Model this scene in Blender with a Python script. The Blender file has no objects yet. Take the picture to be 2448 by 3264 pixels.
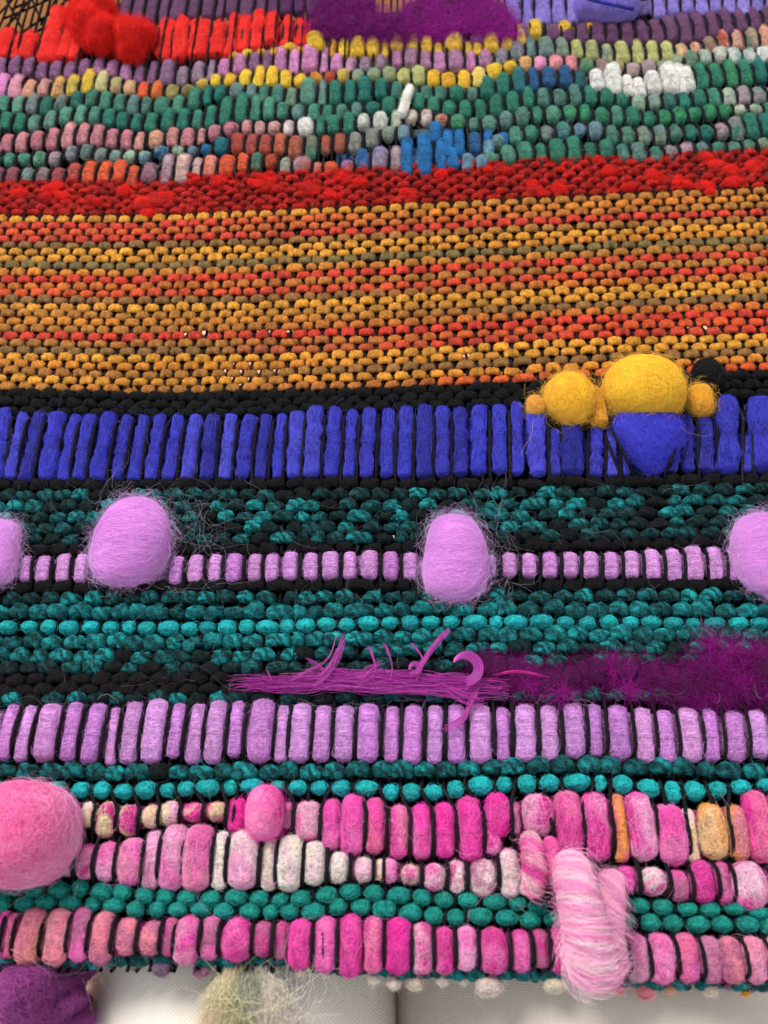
import bpy, math, random
import numpy as np
R = random.Random(7)
NR = np.random.RandomState(11)
scn = bpy.context.scene
rad = math.radians

# ------------------------------------------------------------------ camera
# All positions below are read off the photograph in its own pixels and laid out on the plane of the cloth (z = 0), metres.
FPX = 2734.0
TH = rad(26)
PITCH = 0.007                      # one pair of warp threads
DIST = FPX * PITCH / 60.6
FWD = np.array([0, math.sin(TH), -math.cos(TH)])
UPV = np.array([0, math.cos(TH), math.sin(TH)])
CAM = -DIST * FWD
def W(px, py, z=0.0):
    d = np.array([(px - 1224) / FPX, 0, 0]) - UPV * (py - 1632) / FPX + FWD
    return CAM + d * ((z - CAM[2]) / d[2])
def mpp(py):                        # metres on the cloth per photo pixel, across
    return PITCH / (43 + 0.0108 * py)
cam = bpy.data.cameras.new('camera')
cam.sensor_fit = 'VERTICAL'; cam.sensor_height = 36; cam.lens = 36 * FPX / 3264
cam.clip_start = 0.01; cam.clip_end = 20
cam.dof.use_dof = True; cam.dof.focus_distance = 0.318; cam.dof.aperture_fstop = 12
co = bpy.data.objects.new('camera', cam); scn.collection.objects.link(co)
co.location = CAM; co.rotation_euler = (TH, 0, 0)
scn.camera = co

# ------------------------------------------------------------------ light: soft window daylight from the upper left
w = bpy.data.worlds.new('World'); scn.world = w; w.use_nodes = True
bg = w.node_tree.nodes['Background']; bg.inputs[0].default_value = (0.93, 0.95, 1.0, 1); bg.inputs[1].default_value = 0.82
def area(name, loc, target, size, power, colr):
    l = bpy.data.lights.new(name, 'AREA'); l.shape = 'RECTANGLE'; l.size = size[0]; l.size_y = size[1]; l.energy = power; l.color = colr
    o = bpy.data.objects.new(name, l); scn.collection.objects.link(o); o.location = loc
    from mathutils import Vector
    o.rotation_euler = (Vector(target) - Vector(loc)).to_track_quat('-Z', 'Y').to_euler()
    return o
area('window_light', (-1.0, 1.35, 1.8), (0, 0.05, 0), (1.0, 1.0), 84, (1.0, 0.965, 0.92))
scn.view_settings.view_transform = 'Standard'; scn.view_settings.look = 'None'
scn.view_settings.exposure = 0.0; scn.view_settings.gamma = 1
scn.cycles.use_denoising = True
scn.cycles.max_bounces = 6

# ------------------------------------------------------------------ colours
def lin(h):
    c = [int(h[i:i + 2], 16) / 255 for i in (0, 2, 4)]
    return np.array([x / 12.92 if x <= 0.04045 else ((x + 0.055) / 1.055) ** 2.4 for x in c])
COL = {k: lin(v) for k, v in dict(
    black='0f0e11', soft='181316', blue='3838b2', bluel='4a49c4', blued='2b2b94', lilac='cf8fd2', lilacl='dba6de', lilacb='c680cc',
    teal='1fa6aa', tealb='22bec2', tealm='127a7c', teald='0d4246', tealg='1c9a8e', pinkh='ea4aa6', hot='ee2f9f', pink='ee6cb2', pinkl='f4a3c8', pinkw='f3cfd3', ball='f07fae',
    cream='ecdac8', salmon='ee869a', salmono='f09a88', dimp='b4688c', magen='d23a92', orange='f2994c', orangel='efbf92', creamg='e4d9a4', creamo='edc49a', white='f4efe6',
    yellow='f6c03a', yellowd='e0a030', gold='e2a032', goldb='b47a30', goldr='cf7428', red='ee2a22', redd='cc2c24', reddd='a3261f',
    oran='dd5a26', oranr='d8412a', brown='8e6a38', olive='80703f', gorange='d98a2a',
    mauve='8f6089', mauvg='9c8296', mpink='cf86b8', dpink='dd8fc4', plum='6c4468', lav='8a7acc', lavp='9c88d6', purple='7c2f8c', purpd='53165a', maggy='a1178f',
    grey='8f8a8c', greyt='6f8c88', greyg='8d9a80', green='35806a', greend='2d6a58', greenl='5f9c84', gteal='28776c', greeng='3f9664', greyrust='a0705c',
    rust='b5503a', ruste='cc5a38', dimred='a24e50', dimm='8a5866', gp='b89aa4', cp='e2b8aa', org='e4603c', bluet='2472b0', bluen='2c5c8c', bgrey='6f94ac',
    yg='b6b874', ygl='cfcf86', dusty='c9808c', dustyl='d89a9c', peach='e0a48c', pale='dcd2c4', pgreen='a9c2a8', og='a8a058', gbrown='7c7450', pkg='cba4ac').items()}
def jit(c, r, a=0.1):
    g = 1 + r.uniform(-a, a)
    return np.clip(c * g * (1 + np.array([r.uniform(-a, a) for _ in range(3)]) * 0.35), 0, 1)

# ------------------------------------------------------------------ materials
def nodes(m):
    m.use_nodes = True; nt = m.node_tree; return nt, nt.nodes, nt.links, nt.nodes['Principled BSDF']
def wool(name, stretch=(0.4, 1, 1), scale=1000, bump=1.0, dist=0.0009, rough=0.85, contrast=0.85, sheen=0.0, spec=0.2):
    m = bpy.data.materials.new(name); nt, N, L, P = nodes(m)
    at = N.new('ShaderNodeAttribute'); at.attribute_name = 'Col'
    tc = N.new('ShaderNodeTexCoord'); mp = N.new('ShaderNodeMapping'); mp.inputs['Scale'].default_value = stretch
    L.new(tc.outputs['Object'], mp.inputs[0])
    n1 = N.new('ShaderNodeTexNoise'); n1.inputs['Scale'].default_value = scale; n1.inputs['Detail'].default_value = 3; n1.inputs['Distortion'].default_value = 1.2
    L.new(mp.outputs[0], n1.inputs['Vector'])
    a = N.new('ShaderNodeMath'); a.operation = 'SUBTRACT'; a.inputs[1].default_value = 0.5; L.new(n1.outputs[0], a.inputs[0])
    b = N.new('ShaderNodeMath'); b.operation = 'ABSOLUTE'; L.new(a.outputs[0], b.inputs[0])
    c = N.new('ShaderNodeMapRange'); c.inputs[1].default_value = 0; c.inputs[2].default_value = 0.16; c.inputs[3].default_value = 1; c.inputs[4].default_value = 0
    L.new(b.outputs[0], c.inputs[0])
    n2 = N.new('ShaderNodeTexNoise'); n2.inputs['Scale'].default_value = scale * 0.28; n2.inputs['Detail'].default_value = 4
    L.new(tc.outputs['Object'], n2.inputs['Vector'])
    mr = N.new('ShaderNodeMapRange'); mr.inputs[1].default_value = 0.3; mr.inputs[2].default_value = 0.7; mr.inputs[3].default_value = 1 - contrast * 0.7; mr.inputs[4].default_value = 1 + contrast * 0.35
    L.new(n2.outputs[0], mr.inputs[0])
    mr2 = N.new('ShaderNodeMapRange'); mr2.inputs[3].default_value = 1 - contrast * 0.3; mr2.inputs[4].default_value = 1 + contrast * 0.35
    L.new(c.outputs[0], mr2.inputs[0])
    mu = N.new('ShaderNodeMath'); mu.operation = 'MULTIPLY'; L.new(mr.outputs[0], mu.inputs[0]); L.new(mr2.outputs[0], mu.inputs[1])
    vm = N.new('ShaderNodeVectorMath'); vm.operation = 'SCALE'; L.new(at.outputs['Color'], vm.inputs[0]); L.new(mu.outputs[0], vm.inputs['Scale'])  # mottling, with fibre highlights and self-shadow also put into the colour
    L.new(vm.outputs[0], P.inputs['Base Color'])
    ad = N.new('ShaderNodeMath'); ad.operation = 'MULTIPLY_ADD'; ad.inputs[1].default_value = 1.2; L.new(n2.outputs[0], ad.inputs[0]); L.new(c.outputs[0], ad.inputs[2])
    bp = N.new('ShaderNodeBump'); bp.inputs['Strength'].default_value = bump; bp.inputs['Distance'].default_value = dist
    L.new(ad.outputs[0], bp.inputs['Height']); L.new(bp.outputs[0], P.inputs['Normal'])
    P.inputs['Roughness'].default_value = rough; P.inputs['Specular IOR Level'].default_value = spec
    P.inputs['Sheen Weight'].default_value = sheen; P.inputs['Sheen Roughness'].default_value = 0.4
    return m
M_WOOL = wool('felted_wool')
M_ROV = wool('wool_roving', (0.22, 1, 1), 1000, 0.9, 0.0007, contrast=0.6, sheen=0.0)
M_YARN = wool('spun_yarn', (1, 1, 1), 1300, 0.9, 0.0004, 0.55, 0.6, 0.0, 0.3)
M_SOFT = wool('soft_roving', (0.5, 1, 1), 900, 0.9, 0.0009, contrast=0.7, sheen=0.0)
M_TWIST = wool('swirled_roving', (1, 0.35, 1), 1000, 0.9, 0.0007, contrast=0.6, sheen=0.0)
M_FLAT = wool('warp_cotton', (1, 0.4, 1), 1600, 0.5, 0.0003, 0.9, 0.4, 0.0, 0.05)
def plainmat(name, rough=0.7, spec=0.2):
    m = bpy.data.materials.new(name); nt, N, L, P = nodes(m)
    at = N.new('ShaderNodeAttribute'); at.attribute_name = 'Col'; L.new(at.outputs['Color'], P.inputs['Base Color'])
    P.inputs['Roughness'].default_value = rough; P.inputs['Specular IOR Level'].default_value = spec
    return m
M_HAIR = plainmat('loose_fibre', 0.7, 0.15)
M_SHINY = plainmat('shiny_filament', 0.38, 0.5)

# ------------------------------------------------------------------ object helpers
col = scn.collection
WLOC = {}
def fin(o, parent, label=None, kind=None):
    col.objects.link(o)
    wl = np.array(o.location)
    WLOC[o.name] = wl
    if parent is not None:
        o.parent = parent; o.location = wl - WLOC[parent.name]
    if label: o['label'] = label
    if kind: o['kind'] = kind
    return o
def mesh_obj(name, V, F, C, mat, parent, loc=None, label=None, kind=None):
    V = np.asarray(V, float)
    loc = V.mean(0) if loc is None else np.asarray(loc)
    V = V - loc
    me = bpy.data.meshes.new(name)
    F = np.asarray(F, np.int32)
    me.vertices.add(len(V)); me.vertices.foreach_set('co', V.ravel())
    me.loops.add(F.size); me.loops.foreach_set('vertex_index', F.ravel())
    me.polygons.add(len(F)); me.polygons.foreach_set('loop_start', np.arange(0, F.size, F.shape[1], dtype=np.int32))
    try: me.polygons.foreach_set('loop_total', np.full(len(F), F.shape[1], np.int32))
    except Exception: pass
    me.update(calc_edges=True)
    me.polygons.foreach_set('use_smooth', np.ones(len(F), bool))
    if C is not None:
        a = me.color_attributes.new('Col', 'FLOAT_COLOR', 'POINT')
        C4 = np.ones((len(V), 4)); C4[:, :3] = C
        a.data.foreach_set('color', C4.ravel())
    me.materials.append(mat)
    o = bpy.data.objects.new(name, me); o.location = loc
    return fin(o, parent, label, kind)
def empty(name, loc, parent=None, label=None, cat=None):
    o = bpy.data.objects.new(name, None); o.empty_display_size = 0.01; o.location = loc
    fin(o, parent, label)
    if cat: o['category'] = cat
    return o
def grid_faces(nu, nv, wrap=True):
    i = np.arange(nu - 1)[:, None]; j = np.arange(nv if wrap else nv - 1)[None, :]
    a = i * nv + j; b = i * nv + (j + 1) % nv
    return np.stack([a, b, b + nv, a + nv], -1).reshape(-1, 4)
def snoise(P, f, seed, oct=2):
    r = np.random.RandomState(seed); o = np.zeros(len(P)); amp = 1
    for k in range(oct):
        for _ in range(5):
            d = r.normal(size=3); d /= np.linalg.norm(d)
            o += amp * np.sin(P @ d * f * r.uniform(0.6, 1.4) + r.uniform(0, 6.28))
        f *= 2.1; amp *= 0.5
    return o / 4
HAIRS = {}
class Fuzz:
    def __init__(s): s.P = []; s.C = []; s.r = []
    def add(s, pts, c, r):           # pts (n, k, 3)
        s.P.append(pts); s.C.append(np.broadcast_to(c, (len(pts), 3))); s.r.append(np.full(len(pts), r * 1.45) * NR.uniform(0.7, 1.2, len(pts)))
    def build(s, name, parent, mat=None, label=None):
        if not s.P: return
        n = sum(len(p) for p in s.P); hc = bpy.data.hair_curves.new(name)
        hc.add_curves([p.shape[1] for p in s.P for _ in range(len(p))])
        pos = np.concatenate([p.reshape(-1, 3) for p in s.P]); loc = pos.mean(0)
        hc.attributes['position'].data.foreach_set('vector', (pos - loc).astype(np.float32).ravel())
        cc = np.concatenate([np.repeat(c, p.shape[1], 0) for c, p in zip(s.C, s.P)])
        C4 = np.ones((len(cc), 4), np.float32); C4[:, :3] = np.clip(cc, 0, 1)
        a = hc.attributes.new('Col', 'FLOAT_COLOR', 'POINT'); a.data.foreach_set('color', C4.ravel())
        rr = np.concatenate([np.repeat(r[:, None] * np.ones((1, p.shape[1])) * np.linspace(1, 0.5, p.shape[1])[None], 1, 0).ravel() for r, p in zip(s.r, s.P)])
        a = hc.attributes.get('radius') or hc.attributes.new('radius', 'FLOAT', 'POINT'); a.data.foreach_set('value', rr.astype(np.float32))
        hc.materials.append(mat or M_HAIR)
        o = bpy.data.objects.new(name, hc); o.location = loc
        return fin(o, parent, label, 'stuff')

class Blob:
    """superellipsoid: centre c, axes (right, along, up) with half sizes a, b, d"""
    def __init__(s, c, ax, ay, a, b, d, n=2.6, bend=0.0, taper=0.0, lump=0.05, lf=2.2, seed=0):
        s.c = np.asarray(c, float); s.ax, s.ay = ax, ay; s.az = np.cross(ax, ay); s.a, s.b, s.d, s.n = a, b, d, n
        s.bend, s.taper, s.lump, s.lf, s.seed = bend, taper, lump, lf, seed
    def map(s, q, lift=0.0):
        m = (np.abs(q) ** s.n).sum(-1) ** (1 / s.n); u = q / m[..., None]
        if s.lump:
            e_ = max(0.0, s.b / s.a - 1); N_ = np.stack([q[..., 0], q[..., 1] + e_ * np.clip(u[..., 1] * (1 + 0.9 * min(e_, 1)), -1, 1), q[..., 2]], -1)
            f_ = 1 + s.lump * 1.7 * (1 - 0.6 * np.abs(q[..., 1]) ** 4) * snoise(N_.reshape(-1, 3), s.lf, s.seed).reshape(q.shape[:-1])
            u = u * np.stack([f_, 1 + (f_ - 1) * (0.5 if e_ > 0.3 else 1), f_], -1)
        e = max(0.0, s.b - s.a); kf = 1.0 + 0.9 * min(e / s.a, 1.0)
        x = u[..., 0] * (s.a * (1 + s.taper * q[..., 1]) + lift); y = u[..., 1] * (s.b - e + lift) + e * np.clip(u[..., 1] * kf, -1, 1); z = u[..., 2] * (s.d + lift) - s.bend * np.abs(u[..., 1]) ** 3; x = x * (1 - 0.10 * np.abs(q[..., 1]) ** 3)
        return s.c + x[..., None] * s.ax + y[..., None] * s.ay + z[..., None] * s.az
    def mesh(s, nu, nv):
        e = max(0.0, s.b - s.a) / s.a; g_ = np.linspace(-1, 1, nu); w_ = min(e / 2.5, 0.62)
        t = (math.pi / 2 + (1 - w_) * g_ * (math.pi / 2 - 0.04) + w_ * np.sign(g_) * np.abs(g_) ** 3 * (math.pi / 2 - 0.04))[:, None]; p = np.linspace(0, 2 * math.pi, nv, endpoint=False)[None]
        q = np.stack([np.sin(t) * np.cos(p), np.cos(t) + 0 * p, np.sin(t) * np.sin(p)], -1).reshape(-1, 3)
        return s.map(q), q, grid_faces(nu, nv)
    def hairs(s, fz, n, length, lift, c, r=0.00003, steps=5, curl=0.35, along=0.0, zmin=-0.1, vary=0.12, zmax=2.0):
        if n <= 0: return
        q = NR.normal(size=(n * 3, 3)); q /= np.linalg.norm(q, axis=1)[:, None]; q = q[(q[:, 2] > zmin) & (q[:, 2] < zmax)][:n]; n = len(q)
        if n == 0: return
        q0 = q.copy(); asp = np.array([1 / s.a, 1 / s.b, 1 / s.d])
        d = NR.normal(size=(n, 3)); d[:, 0] += along * np.sign(NR.normal(size=n)) * 1.0
        d /= np.linalg.norm(d, axis=1)[:, None]
        L = length * NR.uniform(0.5, 1.3, n); Lf = lift * NR.uniform(0.1, 1.0, n) ** 1.5
        pts = []
        for k in range(steps):
            t = k / (steps - 1)
            pts.append(s.map(q, (Lf * (t ** 1.3))[:, None][..., 0] if False else 0.0) + 0)
            # lift along the outward direction
            kf = 1 + 0.9 * min(max(0.0, s.b / s.a - 1), 1.0); gy = np.sign(q[:, 1]) * np.clip((np.abs(q[:, 1]) - (1 - 1 / kf)) * kf, 0, 1) if kf > 1.01 else q[:, 1]; g = np.stack([q[:, 0], gy, q[:, 2]], 1); out = g[:, :1] * s.ax + g[:, 1:2] * s.ay + g[:, 2:] * s.az
            out /= np.linalg.norm(out, axis=1)[:, None]
            pts[-1] = pts[-1] + out * (Lf * t ** 1.2 + r * 0.4)[:, None]
            d += NR.normal(size=(n, 3)) * curl; d /= np.linalg.norm(d, axis=1)[:, None]
            q = q + d * asp * (L / (steps - 1))[:, None]; q /= np.linalg.norm(q, axis=1)[:, None]
        P = np.stack(pts, 1)
        cc = np.clip((c(q0) if callable(c) else np.asarray(c)) * 1.14 * (1 + NR.uniform(-vary, vary, (n, 1))), 0, 0.92)
        fz.add(P, cc, r)

def vcol(P, c1, c2, seed, f, amt=0.5, hard=1.0):
    t = np.clip(0.5 + hard * snoise(P, f, seed, 2) * 0.8, 0, 1) * amt
    return c1 * (1 - t[:, None]) + c2 * t[:, None]

TOP = empty('woven_wall_hanging', W(1224, 3080, 0), None, 'woven wool wall hanging with stripes of chunky loops, lilac balls and orange plain weave', 'weaving')
def part(name, label=None):         # a strip of the cloth: its own part, its loops below it
    return empty(name, (0, 0, 0), TOP, label)

# ------------------------------------------------------------------ row data (photo pixels through eight enlargements)
FR = {'A': (0, 0), 'B': (1224, 0), 'C': (0, 1220), 'D': (1224, 1120), 'E': (0, 1880), 'F': (1224, 1880), 'G': (0, 2440), 'H': (1224, 2440)}
K = 1.35539
def slanted(spec):                  # top x, bottom x, width, top y, bottom y, colours
    o = []
    for fr, s in spec:
        x0, y0 = FR[fr]
        for q in s.replace('\n', '').split(';'):
            f = q.split(','); a, b, wd, t, u = map(float, f[:5])
            o.append(dict(xt=x0 + a / K, xb=x0 + b / K, w=wd / K, yt=y0 + t / K, yb=y0 + u / K, c=f[5:]))
    return o
def centred(spec):                  # centre x, centre y, width, height, colours; leans towards the vanishing point
    o = []
    for fr, s in spec:
        x0, y0 = FR[fr]
        for q in s.replace('\n', '').split(';'):
            f = q.strip().split(','); cx, cy, wd, h = map(float, f[:4]); X = x0 + cx / K; Y = y0 + cy / K; h /= K
            l = (1290 - X) / (Y + 3980) * h / 2
            o.append(dict(xt=X + l, xb=X - l, w=wd / K, yt=Y - h / 2, yb=Y + h / 2, c=f[4:]))
    return o
BLUE = slanted([('C', "30,-8,60,110,425;105,45,45,130,415;180,108,55,130,428;255,200,75,130,425;330,270,50,140,425;395,340,55,140,425;480,420,65,130,425;555,503,48,145,420;625,578,50,145,425;697,650,52,140,425;775,730,52,140,420;850,810,58,140,420;920,895,62,140,420;1000,970,48,140,420;1080,1045,58,140,415;1150,1125,45,140,415;1220,1195,38,140,412;1287,1265,58,125,412;1368,1345,70,105,410;1450,1430,60,108,410;1525,1505,45,120,410;1598,1580,55,112,410"),
('D', "22,8,50,250,540;97,88,58,240,545;172,170,70,235,545;252,250,58,240,540;330,330,55,245,535;410,410,62,235,530;497,497,58,235,525;570,577,45,220,530;655,662,75,230,535;735,742,42,340,535;810,820,95,310,540;918,912,55,330,540;975,985,38,330,540;1030,1048,30,350,535;1150,1140,205,250,530,skip;1262,1250,35,330,520;1310,1315,45,280,520;1385,1395,60,285,525;1478,1485,85,190,525;1570,1565,30,370,520;1610,1640,95,200,515")])
LIL = slanted([('C', "120,110,50,750,860;200,182,62,750,865;285,270,62,740,865;362,345,55,740,865;775,755,58,750,875;855,840,65,742,872;937,925,55,742,865;1018,1005,68,738,868;1108,1098,58,740,862;1180,1172,60,740,860;1260,1252,62,730,855;1347,1342,65,735,855;1430,1428,75,728,852;1513,1508,55,730,850;1598,1598,72,725,850"),
('D', "30,30,65,865,990;115,115,62,870,990;455,455,60,880,980;540,542,62,870,975;625,627,62,872,978;715,717,66,868,980;803,805,64,868,978;890,892,66,865,985;978,983,64,868,985;1065,1072,64,862,985;1152,1165,66,855,990;1240,1258,66,852,1000;1328,1345,75,840,998;1418,1440,62,845,995;1495,1512,42,855,990")])
TALL = slanted([('E', "65,10,60,495,735;145,85,60,500,740;235,185,95,490,740;335,290,68,485,740;435,380,75,490,750;505,475,42,510,755;590,550,75,480,752;690,650,95,470,750;783,745,58,490,725;865,830,62,490,750;950,915,80,475,750;1035,1010,58,480,720;1145,1115,105,470,745;1230,1210,52,500,742;1308,1290,88,490,745;1402,1385,72,500,742;1495,1480,82,500,742;1595,1585,90,490,745"),
('F', "38,30,60,505,745;128,120,78,500,755;222,218,65,500,752;313,312,72,495,750;412,418,92,495,750;510,515,55,510,740;608,612,88,495,745;708,718,75,500,738;812,828,85,490,728;905,918,55,495,720;1005,1022,88,500,735;1112,1135,75,510,748;1205,1225,72,520,748;1305,1335,85,510,745;1400,1420,65,515,740;1505,1525,80,525,745;1600,1630,75,520,725")])
TEALG = centred([('G', "-20,95,70,60,teal;60,90,80,50,tealm,greyt;160,80,85,40,tealm,greyt;250,92,70,50,tealb,greyt;350,105,75,70,tealb;440,105,75,75,tealb;535,112,80,65,tealb;630,105,85,78,tealb;723,105,60,60,tealb;803,100,70,66,tealb;900,95,100,74,tealb;998,95,55,66,tealb;1090,88,100,66,tealb;1200,90,60,50,tealb;1288,95,80,64,tealb;1380,95,75,64,tealb;1475,95,80,70,tealb;1583,97,95,66,tealb"),
('H', "30,115,65,70,tealb;118,115,75,75,tealb;212,115,75,65,tealb;308,100,70,75,tealb;415,85,100,85,tealb;520,82,65,70,tealb;617,78,75,80,tealb;715,75,80,75,tealb;835,72,115,70,tealb;935,75,45,70,tealb;1030,80,80,80,tealb;1140,98,95,80,tealb;1245,115,65,95,tealb;1342,108,85,85,tealb;1440,105,70,70,tealb;1540,92,85,65,tealb;1640,80,60,60,tealb")])
PINKA = centred([('G', "385,210,60,110,creamo,pinkw;465,232,88,150,creamg,magen;560,235,88,130,creamg,magen;655,220,78,100,creamo,pinkl;740,207,88,110,creamg,pinkl;835,202,88,80,creamo,hot;935,198,88,82,creamg,hot;1025,215,75,150,hot;1245,215,45,110,pink,dimp;1330,240,110,175,hot,pink;1430,255,80,220,pinkh,pink;1525,255,105,265,pinkh,pink;1620,260,80,240,pinkh,hot"),
('H', "65,285,78,230,pinkh,pink;162,285,88,240,hot,pink;260,280,88,240,hot,pinkh;370,275,108,285,hot,pinkh;487,215,118,200,pinkh,hot;470,320,70,130,pinkh,pink;565,230,42,140,pink,dimp;665,215,132,185,hot,pinkl;798,250,115,285,pinkh,pink;915,265,115,305,hot,pink;1015,270,64,290,orange,hot;1110,262,110,295,pinkh,pinkl;1240,300,135,265,pinkh,hot;1322,300,55,230,pinkw,orangel;1420,285,122,245,orange,orangel;1525,290,84,240,orange,dimp;1618,265,112,315,hot,pinkh;1715,270,75,300,hot")])
PINKB = centred([('G', "300,430,60,90,pinkw,pink;375,415,78,155,pinkl,magen;465,415,88,170,pinkl,pink;568,415,118,205,pink,pinkl;660,408,72,255,dimp,pinkl;750,395,110,290,pinkl,pink;855,400,135,292,pink,pinkl;955,410,62,250,cream,pinkw;1052,405,135,262,pinkw,pinkl;1165,425,66,230,pkg,cream;1255,420,115,245,cream,pinkw;1360,420,92,195,cream,pinkw;1465,440,80,135,cream,pinkw;1570,448,84,105,pinkw,pinkl;1645,450,55,90,pinkw,creamo"),
('H', "22,455,72,105,pinkl,pink;115,470,82,84,cream,magen;215,480,92,122,pink,pinkw;315,480,64,140,pinkw,magen;425,485,118,165,pinkw,dimp;540,465,84,215,pinkh,pinkw;1050,490,60,110,pinkh;1160,500,112,125,pinkh,pinkw;1270,520,80,135,pinkh,dimp;1375,500,94,185,pinkh,magen;1465,505,60,180,dimp,pinkh;1575,520,148,215,pinkh,pinkw;1690,525,60,180,pinkh")])
TEAL2A = centred([('G', "-40,535,80,72,tealg;50,530,85,75,tealg;148,535,85,75,tealg;255,540,90,75,tealg;345,530,70,75,tealg;440,545,90,80,tealg;530,545,75,75,tealg;625,560,78,75,tealg;715,565,76,75,tealg;810,572,85,75,tealg;910,575,82,75,tealg;1020,570,95,75,tealg;1120,575,80,72,tealg;1210,580,66,60,tealg;1300,575,85,75,tealg;1410,560,88,75,tealg;1515,545,88,75,tealg;1615,550,80,75,tealg"),
('H', "65,560,95,75,tealg;165,570,75,75,tealg;258,580,80,75,tealg;365,580,90,70,tealg;475,585,90,75,tealg;575,597,75,65,tealg;665,612,80,70,tealg;1030,590,70,60,tealg;1105,605,78,68,tealg;1205,612,85,72,tealg;1310,620,80,60,tealg;1410,620,80,66,tealg;1515,617,90,60,tealg;1615,634,90,60,tealg")])
TEAL2B = centred([('G', "10,595,70,75,tealg;108,595,80,75,tealg;200,590,85,65,tealg;305,592,90,70,tealg;400,600,66,66,tealg;490,605,85,68,tealg;585,620,78,75,tealg;680,622,70,75,tealg;770,622,85,64,tealg;870,622,88,64,tealg;965,630,84,75,tealg;1080,630,90,70,tealg;1168,632,60,64,tealg;1250,632,76,64,tealg;1355,632,100,78,tealg;1460,610,76,72,tealg;1560,612,82,72,tealg;1645,618,66,78,tealg"),
('H', "20,620,62,78,tealg;115,635,95,78,tealg;215,650,80,78,tealg;310,655,75,70,tealg;415,652,105,76,tealg;530,657,90,70,tealg;632,668,90,70,tealg;725,660,70,70,tealg;1050,670,66,75,tealg;1150,678,88,78,tealg;1250,680,78,74,tealg;1357,686,90,76,tealg;1458,686,82,76,tealg;1570,686,90,74,tealg;1655,692,60,74,tealg")])
PINKC = centred([('G', "10,730,34,200,pinkh;50,735,52,190,magen,dimp;135,740,116,250,salmono,dimp;250,740,108,250,salmon,pkg;350,730,78,235,dimp,pink;445,745,94,235,salmon,dimp;550,740,95,160,dimp,salmon;655,745,95,150,salmon,dimp;735,740,60,165,magen,dimp;810,755,110,215,pinkh,magen;910,745,74,190,pink,dimp;1025,752,134,195,pink,magen;1135,750,80,150,dimp,magen;1215,755,50,160,dimp,magen;1298,775,100,225,magen,pinkh;1405,775,94,245,magen,pink;1515,780,98,275,magen,pinkh;1615,775,82,245,magen,pink"),
('H', "60,780,114,245,magen,hot;165,790,88,225,magen,pinkh;260,800,84,205,magen,pink;355,790,92,195,pink,pinkl;470,800,122,205,magen,pink;590,800,78,185,magen,pink;675,790,66,165,dimp,magen;750,800,66,190,magen;1090,830,94,215,pink,dimp;1195,835,114,225,magen,pink;1308,830,98,215,pink,magen;1410,840,80,205,dimp,mauve;1500,840,94,205,salmon,dimp;1600,840,94,205,salmon,dimp;1700,840,90,200,salmon")])
KNOTS = centred([('H', "45,945,70,70,cream;135,945,80,75,cream;250,932,66,60,cream,pinkw;340,935,40,40,pale;450,958,150,115,cream,pinkw;735,950,110,95,cream,creamg;1010,965,70,60,salmon,peach;1125,978,105,90,salmon,peach;1235,968,80,56,peach;1320,950,50,40,pkg;1410,975,70,75,cream;1490,955,46,36,dimp;1560,985,40,36,yellowd;1590,962,30,44,bluen;1650,960,50,40,pkg"), ('G', "1300,892,60,50,cream;1410,900,60,46,cream;1620,925,60,46,cream;700,880,110,90,mauve,grey;870,890,90,70,dimp,grey;590,868,70,55,gbrown,grey;470,862,90,40,grey")])

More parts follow.
